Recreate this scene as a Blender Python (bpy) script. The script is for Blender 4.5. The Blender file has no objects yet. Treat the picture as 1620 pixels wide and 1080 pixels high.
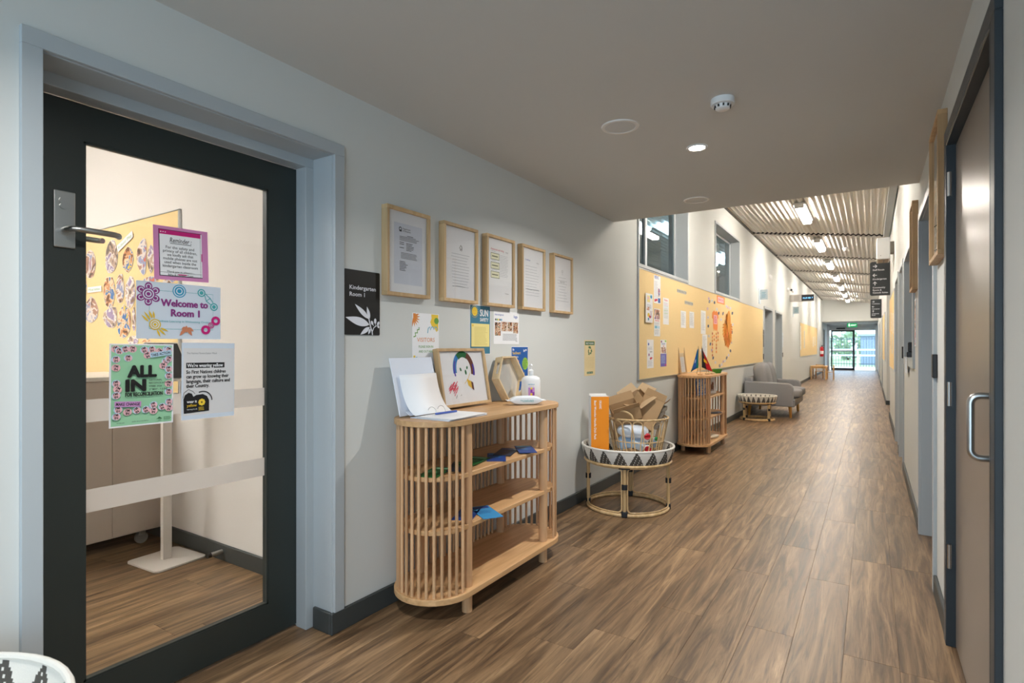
import bpy, bmesh, math, random
from mathutils import Vector, Matrix
random.seed(7)
SC = bpy.context.scene
COL = SC.collection
PI = math.pi

# ------------------------------------------------------------------ camera, world, exposure
F_PX, VPX, HOR = 882.0, 1378.0, 548.0
TH = math.atan((VPX - 810) / F_PX)
CS, SN = math.cos(TH), math.sin(TH)
CAM_Z = 1.259
cam_d = bpy.data.cameras.new('camera')
cam_d.sensor_width = 36.0
cam_d.lens = F_PX / 1620 * 36
cam_d.shift_y = (HOR - 540) / 1620
cam_d.clip_start = 0.02
cam_d.dof.use_dof = True
cam_d.dof.focus_distance = 3.2
cam_d.dof.aperture_fstop = 4.5
cam = bpy.data.objects.new('camera', cam_d)
cam.location = (0, 0, CAM_Z)
cam.rotation_euler = (PI / 2, 0, TH)
COL.objects.link(cam)
SC.camera = cam

SC.view_settings.view_transform = 'Standard'
SC.view_settings.look = 'None'
SC.view_settings.exposure = 0.0
SC.view_settings.gamma = 1.0
SC.view_settings.use_curve_mapping = False

W = bpy.data.worlds.new('overcast_sky')
SC.world = W
W.use_nodes = True
bgn = W.node_tree.nodes['Background']
bgn.inputs[0].default_value = (0.72, 0.86, 1.0, 1)
bgn.inputs[1].default_value = 5.6

def portal(name, loc, rot, sx, sy):
    l = bpy.data.lights.new(name, 'AREA'); l.shape = 'RECTANGLE'; l.size = sx; l.size_y = sy
    l.cycles.is_portal = True
    o = bpy.data.objects.new(name, l); o.location = loc; o.rotation_euler = rot; COL.objects.link(o)
BATTEN_E = 96.0
DOWN_W = 26.0
LOBBY_FILL_E = 2.0
portal('daylight_portal', (0.3, -2.98, 1.2), (PI / 2, 0, 0), 4.4, 2.2)
portal('daylight_portal', (-0.85, 34.25, 1.25), (-PI / 2, 0, 0), 2.2, 2.4)

# ------------------------------------------------------------------ measured room (metres)
XL, XR = -1.985, 0.283          # wall faces
LW_B = -2.225                   # back of left wall
HC = 2.40                       # low ceiling
YB = 4.81                       # where the low ceiling stops
YE, YD = 30.5, 34.3             # end wall, exit door
def zroof(x): return 3.51 - (x - XL) * 0.128

def ray(px, py):
    a = (px - 810) / F_PX; b = (HOR - py) / F_PX
    return (-SN + a * CS, CS + a * SN, b)
def on_x(px, py, X):
    r = ray(px, py); t = X / r[0]; return (r[1] * t, CAM_Z + r[2] * t)        # (Y, Z)
def on_y(px, py, Y):
    r = ray(px, py); t = Y / r[1]; return (r[0] * t, CAM_Z + r[2] * t)        # (X, Z)
def on_z(px, py, Z=0.0):
    r = ray(px, py); t = (Z - CAM_Z) / r[2]; return (r[0] * t, r[1] * t)      # (X, Y)

# ------------------------------------------------------------------ materials
def lin(c):
    f = lambda v: v / 12.92 if v <= 0.04045 else ((v + 0.055) / 1.055) ** 2.4
    return tuple(f(v / 255.0) for v in c) + (1.0,)
MATS = {}
def M(name, rgb=(200, 200, 200), rough=0.5, metal=0.0, spec=0.5, emit=None, es=1.0, var=None, bump=None, trans=0.0, alpha=1.0):
    if name in MATS: return MATS[name]
    m = bpy.data.materials.new(name); m.use_nodes = True
    nt = m.node_tree; b = nt.nodes['Principled BSDF']
    b.inputs['Base Color'].default_value = lin(rgb)
    b.inputs['Roughness'].default_value = rough
    b.inputs['Metallic'].default_value = metal
    b.inputs['Specular IOR Level'].default_value = spec
    if trans: b.inputs['Transmission Weight'].default_value = trans
    if alpha < 1: b.inputs['Alpha'].default_value = alpha
    if emit:
        b.inputs['Emission Color'].default_value = lin(emit); b.inputs['Emission Strength'].default_value = es
    m.diffuse_color = lin(rgb)
    if var or bump:
        tc = nt.nodes.new('ShaderNodeTexCoord')
        if var:
            n = nt.nodes.new('ShaderNodeTexNoise'); n.inputs['Scale'].default_value = var[0]; n.inputs['Detail'].default_value = 4
            nt.links.new(tc.outputs['Object'], n.inputs['Vector'])
            mx = nt.nodes.new('ShaderNodeMix'); mx.data_type = 'RGBA'
            c = lin(rgb); k = var[1]
            mx.inputs[6].default_value = tuple(max(0, v * (1 - k)) for v in c[:3]) + (1,)
            mx.inputs[7].default_value = tuple(min(1, v * (1 + k)) for v in c[:3]) + (1,)
            nt.links.new(n.outputs['Fac'], mx.inputs[0]); nt.links.new(mx.outputs[2], b.inputs['Base Color'])
        if bump:
            n2 = nt.nodes.new('ShaderNodeTexNoise'); n2.inputs['Scale'].default_value = bump[0]; n2.inputs['Detail'].default_value = 3
            nt.links.new(tc.outputs['Object'], n2.inputs['Vector'])
            bp = nt.nodes.new('ShaderNodeBump'); bp.inputs['Strength'].default_value = bump[1]; bp.inputs['Distance'].default_value = 0.002
            nt.links.new(n2.outputs['Fac'], bp.inputs['Height']); nt.links.new(bp.outputs['Normal'], b.inputs['Normal'])
    MATS[name] = m
    return m

def wood(name, c1, c2, axis='Z', rough=0.42, scale=1.0, spec=0.4):
    if name in MATS: return MATS[name]
    m = bpy.data.materials.new(name); m.use_nodes = True
    nt = m.node_tree; b = nt.nodes['Principled BSDF']
    tc = nt.nodes.new('ShaderNodeTexCoord'); mp = nt.nodes.new('ShaderNodeMapping'); oi = nt.nodes.new('ShaderNodeObjectInfo')
    s = {'X': (1.5, 30, 30), 'Y': (30, 1.5, 30), 'Z': (30, 30, 1.5)}[axis]
    mp.inputs['Scale'].default_value = tuple(v * scale for v in s)
    vm = nt.nodes.new('ShaderNodeVectorMath'); vm.operation = 'SCALE'; vm.inputs[0].default_value = (37, 19, 53)
    nt.links.new(oi.outputs['Random'], vm.inputs['Scale']); nt.links.new(vm.outputs[0], mp.inputs['Location'])
    nt.links.new(tc.outputs['Object'], mp.inputs['Vector'])
    n = nt.nodes.new('ShaderNodeTexNoise'); n.inputs['Scale'].default_value = 1.0; n.inputs['Detail'].default_value = 5; n.inputs['Distortion'].default_value = 0.6
    nt.links.new(mp.outputs[0], n.inputs['Vector'])
    cr = nt.nodes.new('ShaderNodeValToRGB')
    cr.color_ramp.elements[0].position = 0.3; cr.color_ramp.elements[0].color = lin(c2)
    cr.color_ramp.elements[1].position = 0.68; cr.color_ramp.elements[1].color = lin(c1)
    nt.links.new(n.outputs['Fac'], cr.inputs[0])
    hs = nt.nodes.new('ShaderNodeHueSaturation')
    mr = nt.nodes.new('ShaderNodeMapRange'); mr.inputs[3].default_value = 0.86; mr.inputs[4].default_value = 1.12
    nt.links.new(oi.outputs['Random'], mr.inputs[0]); nt.links.new(mr.outputs[0], hs.inputs['Value'])
    nt.links.new(cr.outputs[0], hs.inputs['Color']); nt.links.new(hs.outputs[0], b.inputs['Base Color'])
    b.inputs['Roughness'].default_value = rough; b.inputs['Specular IOR Level'].default_value = spec
    m.diffuse_color = lin(c1)
    MATS[name] = m
    return m

def glass(name, tint=(235, 242, 242), refl=1.0, haze=None):
    if name in MATS: return MATS[name]
    m = bpy.data.materials.new(name); m.use_nodes = True
    nt = m.node_tree; nt.nodes.clear()
    out = nt.nodes.new('ShaderNodeOutputMaterial'); tr = nt.nodes.new('ShaderNodeBsdfTransparent'); gl = nt.nodes.new('ShaderNodeBsdfGlossy')
    fr = nt.nodes.new('ShaderNodeFresnel'); fr.inputs[0].default_value = 1.45
    mu = nt.nodes.new('ShaderNodeMath'); mu.operation = 'MULTIPLY'; mu.inputs[1].default_value = refl
    tr.inputs[0].default_value = lin(tint); gl.inputs['Roughness'].default_value = 0.01
    mx = nt.nodes.new('ShaderNodeMixShader')
    ge = nt.nodes.new('ShaderNodeNewGeometry'); inv = nt.nodes.new('ShaderNodeMath'); inv.operation = 'SUBTRACT'; inv.inputs[0].default_value = 1.0
    m3 = nt.nodes.new('ShaderNodeMath'); m3.operation = 'MULTIPLY'
    nt.links.new(ge.outputs['Backfacing'], inv.inputs[1])
    nt.links.new(fr.outputs[0], mu.inputs[0]); nt.links.new(mu.outputs[0], m3.inputs[0]); nt.links.new(inv.outputs[0], m3.inputs[1]); nt.links.new(m3.outputs[0], mx.inputs[0])
    nt.links.new(tr.outputs[0], mx.inputs[1]); nt.links.new(gl.outputs[0], mx.inputs[2])
    last = mx
    if haze:
        df = nt.nodes.new('ShaderNodeBsdfDiffuse'); df.inputs[0].default_value = lin(haze[0])
        tl = nt.nodes.new('ShaderNodeBsdfTranslucent'); tl.inputs[0].default_value = lin(haze[0])
        ad = nt.nodes.new('ShaderNodeMixShader'); ad.inputs[0].default_value = 0.5
        nt.links.new(df.outputs[0], ad.inputs[1]); nt.links.new(tl.outputs[0], ad.inputs[2])
        m2 = nt.nodes.new('ShaderNodeMixShader'); m2.inputs[0].default_value = haze[1]
        nt.links.new(mx.outputs[0], m2.inputs[1]); nt.links.new(ad.outputs[0], m2.inputs[2]); last = m2
    nt.links.new(last.outputs[0], out.inputs[0])
    m.diffuse_color = lin(tint)[:3] + (0.2,)
    MATS[name] = m
    return m

def photo_mat(name, cols, scale):
    """blotchy colour print of a photograph too small to make out"""
    if name in MATS: return MATS[name]
    m = bpy.data.materials.new(name); m.use_nodes = True
    nt = m.node_tree; b = nt.nodes['Principled BSDF']; b.inputs['Roughness'].default_value = 0.35
    tc = nt.nodes.new('ShaderNodeTexCoord'); oi = nt.nodes.new('ShaderNodeObjectInfo')
    mp = nt.nodes.new('ShaderNodeMapping'); vm = nt.nodes.new('ShaderNodeVectorMath'); vm.operation = 'SCALE'; vm.inputs[0].default_value = (31, 17, 41)
    nt.links.new(oi.outputs['Random'], vm.inputs['Scale']); nt.links.new(vm.outputs[0], mp.inputs['Location'])
    nt.links.new(tc.outputs['Object'], mp.inputs['Vector'])
    v = nt.nodes.new('ShaderNodeTexNoise'); v.inputs['Scale'].default_value = scale; v.inputs['Detail'].default_value = 2.5; v.inputs['Distortion'].default_value = 0.8
    nt.links.new(mp.outputs[0], v.inputs['Vector'])
    cr = nt.nodes.new('ShaderNodeValToRGB'); cr.color_ramp.interpolation = 'CONSTANT'
    e = cr.color_ramp.elements
    while len(e) < len(cols): e.new(0.5)
    for i, c in enumerate(cols):
        e[i].position = 0.0 if i == 0 else 0.30 + 0.42 * i / len(cols); e[i].color = lin(c)
    nt.links.new(v.outputs['Fac'], cr.inputs[0]); nt.links.new(cr.outputs[0], b.inputs['Base Color'])
    m.diffuse_color = lin(cols[0]); MATS[name] = m
    return m

# ------------------------------------------------------------------ mesh building
def frame_of(d):
    d = d.normalized(); a = Vector((0, 0, 1)) if abs(d.z) < 0.9 else Vector((1, 0, 0))
    u = d.cross(a).normalized(); return u, d.cross(u).normalized()
class MB:
    def __init__(s): s.v = []; s.f = []; s.m = []; s.mi = 0
    def add(s, vs, fs, mi=None):
        o = len(s.v); s.v += [tuple(p) for p in vs]
        for f in fs: s.f.append(tuple(i + o for i in f)); s.m.append(s.mi if mi is None else mi)
        return s
    def box(s, x0, x1, y0, y1, z0, z1, mi=None):
        vs = [(x0,y0,z0),(x1,y0,z0),(x1,y1,z0),(x0,y1,z0),(x0,y0,z1),(x1,y0,z1),(x1,y1,z1),(x0,y1,z1)]
        return s.add(vs, [(0,3,2,1),(4,5,6,7),(0,1,5,4),(1,2,6,5),(2,3,7,6),(3,0,4,7)], mi)
    def obox(s, c, size, rot=(0,0,0), mi=None):
        from mathutils import Euler
        R = Euler(rot).to_matrix(); hx, hy, hz = [k / 2 for k in size]
        vs = [Vector(c) + R @ Vector((x*hx, y*hy, z*hz)) for z in (-1,1) for (x,y) in ((-1,-1),(1,-1),(1,1),(-1,1))]
        return s.add(vs, [(0,3,2,1),(4,5,6,7),(0,1,5,4),(1,2,6,5),(2,3,7,6),(3,0,4,7)], mi)
    def cyl(s, p0, p1, r, n=16, r2=None, caps=True, mi=None):
        p0, p1 = Vector(p0), Vector(p1); u, w = frame_of(p1 - p0); r2 = r if r2 is None else r2
        vs = []
        for p, q in ((p0, r), (p1, r2)):
            for i in range(n):
                a = 2*PI*i/n; vs.append(p + u*(q*math.cos(a)) + w*(q*math.sin(a)))
        fs = [(i, (i+1) % n, n + (i+1) % n, n + i) for i in range(n)]
        if caps: fs += [tuple(range(n-1, -1, -1)), tuple(range(n, 2*n))]
        return s.add(vs, fs, mi)
    def tube(s, pts, r, n=8, closed=False, mi=None):
        pts = [Vector(p) for p in pts]; N = len(pts); rings = []; prev = None
        for i in range(N):
            if closed: t = (pts[(i+1) % N] - pts[i-1])
            else: t = pts[min(i+1, N-1)] - pts[max(i-1, 0)]
            t.normalize()
            if prev is None: u, w = frame_of(t)
            else:
                u = prev - t * prev.dot(t)
                if u.length < 1e-6: u, w = frame_of(t)
                u.normalize(); w = t.cross(u)
            prev = u
            rings.append([pts[i] + u*(r*math.cos(2*PI*k/n)) + w*(r*math.sin(2*PI*k/n)) for k in range(n)])
        vs = [p for g in rings for p in g]; fs = []
        for i in range(N if closed else N-1):
            j = (i+1) % N
            for k in range(n): fs.append((i*n+k, i*n+(k+1) % n, j*n+(k+1) % n, j*n+k))
        if not closed: fs += [tuple(range(n-1, -1, -1)), tuple(range((N-1)*n, N*n))]
        return s.add(vs, fs, mi)
    def lathe(s, prof, n=32, c=(0,0,0), mi=None, sx=1.0, sy=1.0):
        vs = []; fs = []; P = len(prof)
        for i in range(n):
            a = 2*PI*i/n
            for (r, z) in prof: vs.append((c[0]+sx*r*math.cos(a), c[1]+sy*r*math.sin(a), c[2]+z))
        for i in range(n):
            j = (i+1) % n
            for k in range(P-1): fs.append((i*P+k, j*P+k, j*P+k+1, i*P+k+1))
        if prof[0][0] > 1e-6: fs.append(tuple(i*P for i in range(n-1, -1, -1)))
        if prof[-1][0] > 1e-6: fs.append(tuple(i*P+P-1 for i in range(n)))
        return s.add(vs, fs, mi)
    def prism(s, poly, z0, z1, mi=None):
        n = len(poly)
        if sum(poly[i][0]*poly[(i+1) % n][1]-poly[(i+1) % n][0]*poly[i][1] for i in range(n)) < 0: poly = poly[::-1]
        vs = [(x,y,z0) for x,y in poly] + [(x,y,z1) for x,y in poly]
        return s.add(vs, [tuple(range(n-1,-1,-1)), tuple(range(n,2*n))] + [(i,(i+1)%n,n+(i+1)%n,n+i) for i in range(n)], mi)
    def puff(s, c, h, e=0.45, n=28, k=16, mi=None):
        sg = lambda v, p: math.copysign(abs(v)**p, v)
        vs = []; fs = []
        for j in range(k+1):
            ph = -PI/2 + PI*j/k
            for i in range(n):
                th = 2*PI*i/n
                vs.append((c[0]+h[0]*sg(math.cos(ph),e)*sg(math.cos(th),e), c[1]+h[1]*sg(math.cos(ph),e)*sg(math.sin(th),e), c[2]+h[2]*sg(math.sin(ph),e)))
        for j in range(k):
            for i in range(n): fs.append((j*n+i, j*n+(i+1)%n, (j+1)*n+(i+1)%n, (j+1)*n+i))
        return s.add(vs, fs, mi)
    def mesh(s, name, mats, smooth=False, merge=False):
        me = bpy.data.meshes.new(name); me.from_pydata(s.v, [], s.f)
        for m in (mats if isinstance(mats, (list, tuple)) else [mats]): me.materials.append(m)
        if any(s.m): me.polygons.foreach_set('material_index', s.m)
        if smooth:
            me.polygons.foreach_set('use_smooth', [True]*len(me.polygons))
            try: me.set_sharp_from_angle(angle=math.radians(38))
            except Exception: pass
        if merge:
            bm = bmesh.new(); bm.from_mesh(me); bmesh.ops.remove_doubles(bm, verts=bm.verts, dist=1e-5); bm.to_mesh(me); bm.free()
        me.update()
        return me
    def build(s, name, mats, parent=None, smooth=False, bevel=0, seg=2, merge=False):
        o = bpy.data.objects.new(name, s.mesh(name, mats, smooth, merge)); COL.objects.link(o)
        if parent is not None: o.parent = parent
        if bevel:
            b = o.modifiers.new('bevel', 'BEVEL'); b.width = bevel; b.segments = seg; b.limit_method = 'ANGLE'; b.angle_limit = math.radians(40)
        return o

def tag(o, label, cat, group=None, kind=None):
    o['label'] = label; o['category'] = cat
    if group: o['group'] = group
    if kind: o['kind'] = kind
    return o
def struct(o, label, cat): return tag(o, label, cat, None, 'structure')
def empty(name, loc=(0,0,0), rz=0.0):
    o = bpy.data.objects.new(name, None); o.empty_display_size = 0.1; COL.objects.link(o)
    o.location = loc; o.rotation_euler = (0, 0, rz); return o
def basis(origin, right, up):
    r = Vector(right).normalized(); u = Vector(up); u = (u - r*u.dot(r)).normalized(); n = r.cross(u)
    return Matrix(((r.x,u.x,n.x,origin[0]),(r.y,u.y,n.y,origin[1]),(r.z,u.z,n.z,origin[2]),(0,0,0,1)))
def placed(name, origin, right, up=(0,0,1)):
    o = empty(name); o.matrix_world = basis(origin, right, up); return o
def copy_tree(o, parent=None):
    c = o.copy(); COL.objects.link(c); c.parent = parent
    for ch in list(o.children): copy_tree(ch, c)
    return c
EASTWARD, WESTWARD, SOUTH = (0,1,0), (0,-1,0), (1,0,0)   # "right" direction seen by someone facing the left wall / right wall / down the corridor

def walls_mesh(axis, c0, c1, a0, a1, z0, z1, holes):
    """a wall along Y (axis 'y', between x=c0..c1) or along X (axis 'x', between y=c0..c1) with rectangular holes (a0,a1,z0,z1)"""
    A = sorted(set([a0,a1]+[h[0] for h in holes]+[h[1] for h in holes])); A = [a for a in A if a0 <= a <= a1]
    Z = sorted(set([z0,z1]+[h[2] for h in holes]+[h[3] for h in holes])); Z = [z for z in Z if z0 <= z <= z1]
    def solid(i, j):
        if not (0 <= i < len(A)-1 and 0 <= j < len(Z)-1): return False
        ca, cz = (A[i]+A[i+1])/2, (Z[j]+Z[j+1])/2
        return not any(h[0] < ca < h[1] and h[2] < cz < h[3] for h in holes)
    mb = MB(); P = (lambda a, c, z: (c, a, z)) if axis == 'y' else (lambda a, c, z: (a, c, z))
    for i in range(len(A)-1):
        for j in range(len(Z)-1):
            if not solid(i, j): continue
            p, q, r, t = A[i], A[i+1], Z[j], Z[j+1]
            for c in (c0, c1): mb.add([P(p,c,r),P(q,c,r),P(q,c,t),P(p,c,t)], [(0,1,2,3)])
            for (di, dj, e) in ((-1,0,((p,r),(p,t))),(1,0,((q,r),(q,t))),(0,-1,((p,r),(q,r))),(0,1,((p,t),(q,t)))):
                if not solid(i+di, j+dj):
                    (ea,ez),(fa,fz) = e; mb.add([P(ea,c0,ez),P(fa,c0,fz),P(fa,c1,fz),P(ea,c1,ez)], [(0,1,2,3)])
    return mb

# ------------------------------------------------------------------ print: lettering and flat graphics on sheets
_tc = {}
def text_geo(s, bold=0.0, align='CENTER', shear=0.0):
    k = (s, bold, align, shear)
    if k in _tc: return _tc[k]
    c = bpy.data.curves.new('t', 'FONT'); c.body = s; c.size = 1.0; c.align_x = align; c.offset = bold; c.shear = shear; c.resolution_u = 2
    o = bpy.data.objects.new('t', c)
    me = o.to_mesh()
    g = ([(v.co.x, v.co.y) for v in me.vertices], [tuple(p.vertices) for p in me.polygons])
    o.to_mesh_clear(); bpy.data.objects.remove(o); bpy.data.curves.remove(c)
    _tc[k] = g
    return g
class Print:
    """flat print in design units: sheet is `du` units wide; layers stack in steps of 0.12 mm in front of z"""
    def __init__(s, w, h, du=100.0, z=0.0008):
        s.w, s.h, s.k, s.z = w, h, w/du, z; s.mb = MB(); s.mats = []; s.layer = 0
    def _mi(s, m):
        if m not in s.mats: s.mats.append(m)
        return s.mats.index(m)
    def _z(s): s.layer += 1; return s.z + 0.00006*s.layer
    def poly(s, pts, m):
        z = s._z(); s.mb.add([(x*s.k, y*s.k, z) for x,y in pts], [tuple(range(len(pts)))], s._mi(m)); return s
    def rect(s, x0, y0, x1, y1, m): return s.poly([(x0,y0),(x1,y0),(x1,y1),(x0,y1)], m)
    def rects(s, L, m):
        z = s._z()
        for (x0,y0,x1,y1) in L: s.mb.add([(x0*s.k,y0*s.k,z),(x1*s.k,y0*s.k,z),(x1*s.k,y1*s.k,z),(x0*s.k,y1*s.k,z)], [(0,1,2,3)], s._mi(m))
        return s
    def ell(s, cx, cy, rx, ry, m, rot=0.0, n=24):
        c, q = math.cos(rot), math.sin(rot)
        return s.poly([(cx+rx*math.cos(t)*c-ry*math.sin(t)*q, cy+rx*math.cos(t)*q+ry*math.sin(t)*c) for t in [2*PI*i/n for i in range(n)]], m)
    def leaf(s, x0, y0, x1, y1, wd, m, n=12):
        d = Vector((x1-x0, y1-y0)); p = Vector((-d.y, d.x)).normalized()
        a = [(x0+d.x*t+p.x*wd*math.sin(PI*t**0.8), y0+d.y*t+p.y*wd*math.sin(PI*t**0.8)) for t in [i/n for i in range(n+1)]]
        b = [(x0+d.x*t-p.x*wd*math.sin(PI*t**0.8), y0+d.y*t-p.y*wd*math.sin(PI*t**0.8)) for t in [i/n for i in range(n-1,0,-1)]]
        return s.poly(a+b, m)
    def line(s, pts, wd, m):
        z = s._z(); mi = s._mi(m); N = len(pts); L = []
        for i, p in enumerate(pts):
            d = Vector(pts[min(i+1,N-1)]) - Vector(pts[max(i-1,0)]); nrm = Vector((-d.y, d.x)).normalized()*wd/2
            L.append(((p[0]+nrm.x)*s.k, (p[1]+nrm.y)*s.k, z)); L.append(((p[0]-nrm.x)*s.k, (p[1]-nrm.y)*s.k, z))
        s.mb.add(L, [(2*i, 2*i+1, 2*i+3, 2*i+2) for i in range(N-1)], mi); return s
    def ring(s, cx, cy, r, wd, m, n=28):
        return s.line([(cx+r*math.cos(2*PI*i/n), cy+r*math.sin(2*PI*i/n)) for i in range(n+1)], wd, m)
    def text(s, t, x, y, size, m, bold=0.0, align='CENTER', rot=0.0, sx=1.0, shear=0.0, fit=None, heavy=0.0):
        if heavy:
            for dx, dy in ((-heavy,0),(heavy,0),(0,heavy*0.6),(0,-heavy*0.6)): s.text(t, x+dx*size, y+dy*size, size, m, bold, align, rot, sx, shear, fit)
        vs, fs = text_geo(t, bold, align, shear)
        if fit and vs:
            wd = max(v[0] for v in vs) - min(v[0] for v in vs); sx = fit/(wd*size)
        c, q = math.cos(rot), math.sin(rot); z = s._z()
        s.mb.add([((x+(a*sx*c-b*q)*size)*s.k, (y+(a*sx*q+b*c)*size)*s.k, z) for a,b in vs], fs, s._mi(m)); return s
    def lines(s, x0, x1, ytop, n, step, th, m, rag=0.25):
        return s.rects([(x0, ytop-i*step-th, x0+(x1-x0)*(1-rag*random.random()), ytop-i*step) for i in range(n)], m)
    def build(s, parent, name='print'):
        if not s.mats: return None
        return s.mb.build(name, s.mats, parent)
def sheet(name, label, cat, origin, right, w, h, paper, up=(0,0,1), tilt=0.0, group=None, thick=0.0008, curl=0.0):
    """a sheet of paper lying against a surface; origin = its lower left corner, local x right, y up, z out of the surface"""
    mb = MB(); n = 8 if curl else 1
    f = lambda t: curl*(t**3)
    vs = []; fs = []
    for i in range(n+1):
        y = h*i/n; d = f(1-i/n)
        vs += [(0,y,d),(w,y,d),(w,y,d+thick),(0,y,d+thick)]
    for i in range(n):
        a, b = 4*i, 4*i+4
        fs += [(a+3,a+2,b+2,b+3),(a+1,a,b,b+1),(a,a+3,b+3,b),(a+2,a+1,b+1,b+2)]
    fs += [(0,1,2,3),(4*n+3,4*n+2,4*n+1,4*n)]
    mb.add(vs, fs)
    o = mb.build(name, paper)
    m = basis(origin, right, up)
    if tilt: m = m @ Matrix.Rotation(tilt, 4, 'Z')
    o.matrix_world = m
    return tag(o, label, cat, group)

# shared materials
WHITE = M('white_paper', (244, 244, 246), 0.6)
INK = M('black_ink', (22, 22, 24), 0.5)
GREY_INK = M('grey_ink', (120, 122, 126), 0.6)
PALE_INK = M('pale_grey_ink', (176, 178, 184), 0.6)
WALL = M('wall_paint', (211, 213, 210), 0.75, spec=0.25)
CEIL = M('ceiling_paint', (205, 204, 200), 0.8, spec=0.2)
SKIRT = M('charcoal_skirting', (62, 66, 66), 0.5)
FRAME_P = M('pale_grey_frame_paint', (176, 183, 187), 0.38)
DARK_P = M('charcoal_door_paint', (44, 51, 49), 0.42)
NAVY_P = M('dark_slate_frame_paint', (46, 55, 62), 0.4)
STEEL = M('brushed_steel', (190, 190, 188), 0.3, metal=1.0)
ALU = M('satin_aluminium', (200, 202, 205), 0.35, metal=1.0)
OAK_Y = wood('oak_along_length', (218, 176, 128), (190, 146, 100), 'Y')
OAK_Z = wood('oak_upright', (220, 178, 136), (192, 146, 104), 'Z')
FRAMEWOOD = wood('pale_frame_timber', (206, 176, 134), (186, 152, 108), 'Y', rough=0.5)
BLACK_PL = M('black_plastic', (24, 25, 27), 0.35)
WHITE_PL = M('white_plastic', (232, 233, 233), 0.4)
FELT = M('yellow_pinboard_felt', (241, 213, 160), 0.9, spec=0.1, var=(60, 0.05), bump=(400, 0.15))

# ================================================================== STRUCTURE
def plank_mat(name, slab):
    m = bpy.data.materials.new(name); m.use_nodes = True
    nt = m.node_tree; b = nt.nodes['Principled BSDF']; N = nt.nodes.new; L = nt.links.new
    tc = N('ShaderNodeTexCoord'); mp = N('ShaderNodeMapping'); mp.inputs['Scale'].default_value = (20, 1.25, 1)
    if slab:
        br = N('ShaderNodeTexBrick'); br.inputs['Scale'].default_value = 1.0; br.inputs['Brick Width'].default_value = 1.22; br.inputs['Row Height'].default_value = 0.189
        br.inputs['Mortar Size'].default_value = 0.0012; br.inputs['Color1'].default_value = (0,0,0,1); br.inputs['Color2'].default_value = (1,1,1,1); br.inputs['Mortar'].default_value = (0.1,0.1,0.1,1)
        mr0 = N('ShaderNodeMapping'); mr0.inputs['Rotation'].default_value = (0, 0, PI/2); mr0.inputs['Location'].default_value = (XR, 0.3, 0)
        L(tc.outputs['Object'], mr0.inputs[0]); L(mr0.outputs[0], br.inputs['Vector'])
        rnd = br.outputs['Color']
        L(tc.outputs['Object'], mp.inputs['Vector'])
    else:
        oi = N('ShaderNodeObjectInfo'); rnd = oi.outputs['Random']
        vm = N('ShaderNodeVectorMath'); vm.operation = 'SCALE'; vm.inputs[0].default_value = (91, 57, 33)
        L(rnd, vm.inputs['Scale']); L(vm.outputs[0], mp.inputs['Location']); L(tc.outputs['Object'], mp.inputs['Vector'])
    n1 = N('ShaderNodeTexNoise'); n1.inputs['Scale'].default_value = 1.0; n1.inputs['Detail'].default_value = 7; n1.inputs['Roughness'].default_value = 0.62; n1.inputs['Distortion'].default_value = 1.1
    L(mp.outputs[0], n1.inputs['Vector'])
    cr = N('ShaderNodeValToRGB'); e = cr.color_ramp.elements
    e[0].position = 0.28; e[0].color = lin((72, 55, 41)); e[1].position = 0.76; e[1].color = lin((182, 149, 111))
    k = e.new(0.42); k.color = lin((108, 84, 60)); k = e.new(0.56); k.color = lin((142, 113, 82))
    L(n1.outputs['Fac'], cr.inputs[0])
    # fine dark grain streaks
    mp2 = N('ShaderNodeMapping'); mp2.inputs['Scale'].default_value = (5.5, 4.0, 1); L(mp.outputs[0], mp2.inputs[0])
    n2 = N('ShaderNodeTexNoise'); n2.inputs['Scale'].default_value = 1.3; n2.inputs['Detail'].default_value = 3; L(mp2.outputs[0], n2.inputs['Vector'])
    cr2 = N('ShaderNodeValToRGB'); cr2.color_ramp.elements[0].position = 0.30; cr2.color_ramp.elements[0].color = (0.5,0.5,0.5,1); cr2.color_ramp.elements[1].position = 0.46; cr2.color_ramp.elements[1].color = (1,1,1,1)
    L(n2.outputs['Fac'], cr2.inputs[0])
    mx = N('ShaderNodeMix'); mx.data_type = 'RGBA'; mx.blend_type = 'MULTIPLY'; mx.inputs[0].default_value = 0.75
    L(cr.outputs[0], mx.inputs[6]); L(cr2.outputs[0], mx.inputs[7])
    hs = N('ShaderNodeHueSaturation'); mr = N('ShaderNodeMapRange'); mr.inputs[3].default_value = 0.82; mr.inputs[4].default_value = 1.10
    L(rnd, mr.inputs[0]); L(mr.outputs[0], hs.inputs['Value']); hs.inputs['Saturation'].default_value = 0.98
    L(mx.outputs[2], hs.inputs['Color']); L(hs.outputs[0], b.inputs['Base Color'])
    ro = N('ShaderNodeMapRange'); ro.inputs[3].default_value = 0.30; ro.inputs[4].default_value = 0.46
    L(n2.outputs['Fac'], ro.inputs[0]); L(ro.outputs[0], b.inputs['Roughness'])
    b.inputs['Specular IOR Level'].default_value = 0.42
    bp = N('ShaderNodeBump'); bp.inputs['Strength'].default_value = 0.10; bp.inputs['Distance'].default_value = 0.001
    L(n2.outputs['Fac'], bp.inputs['Height']); L(bp.outputs['Normal'], b.inputs['Normal'])
    return m
PLANK = plank_mat('vinyl_plank', False); SLAB = plank_mat('vinyl_plank_far', True)

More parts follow.
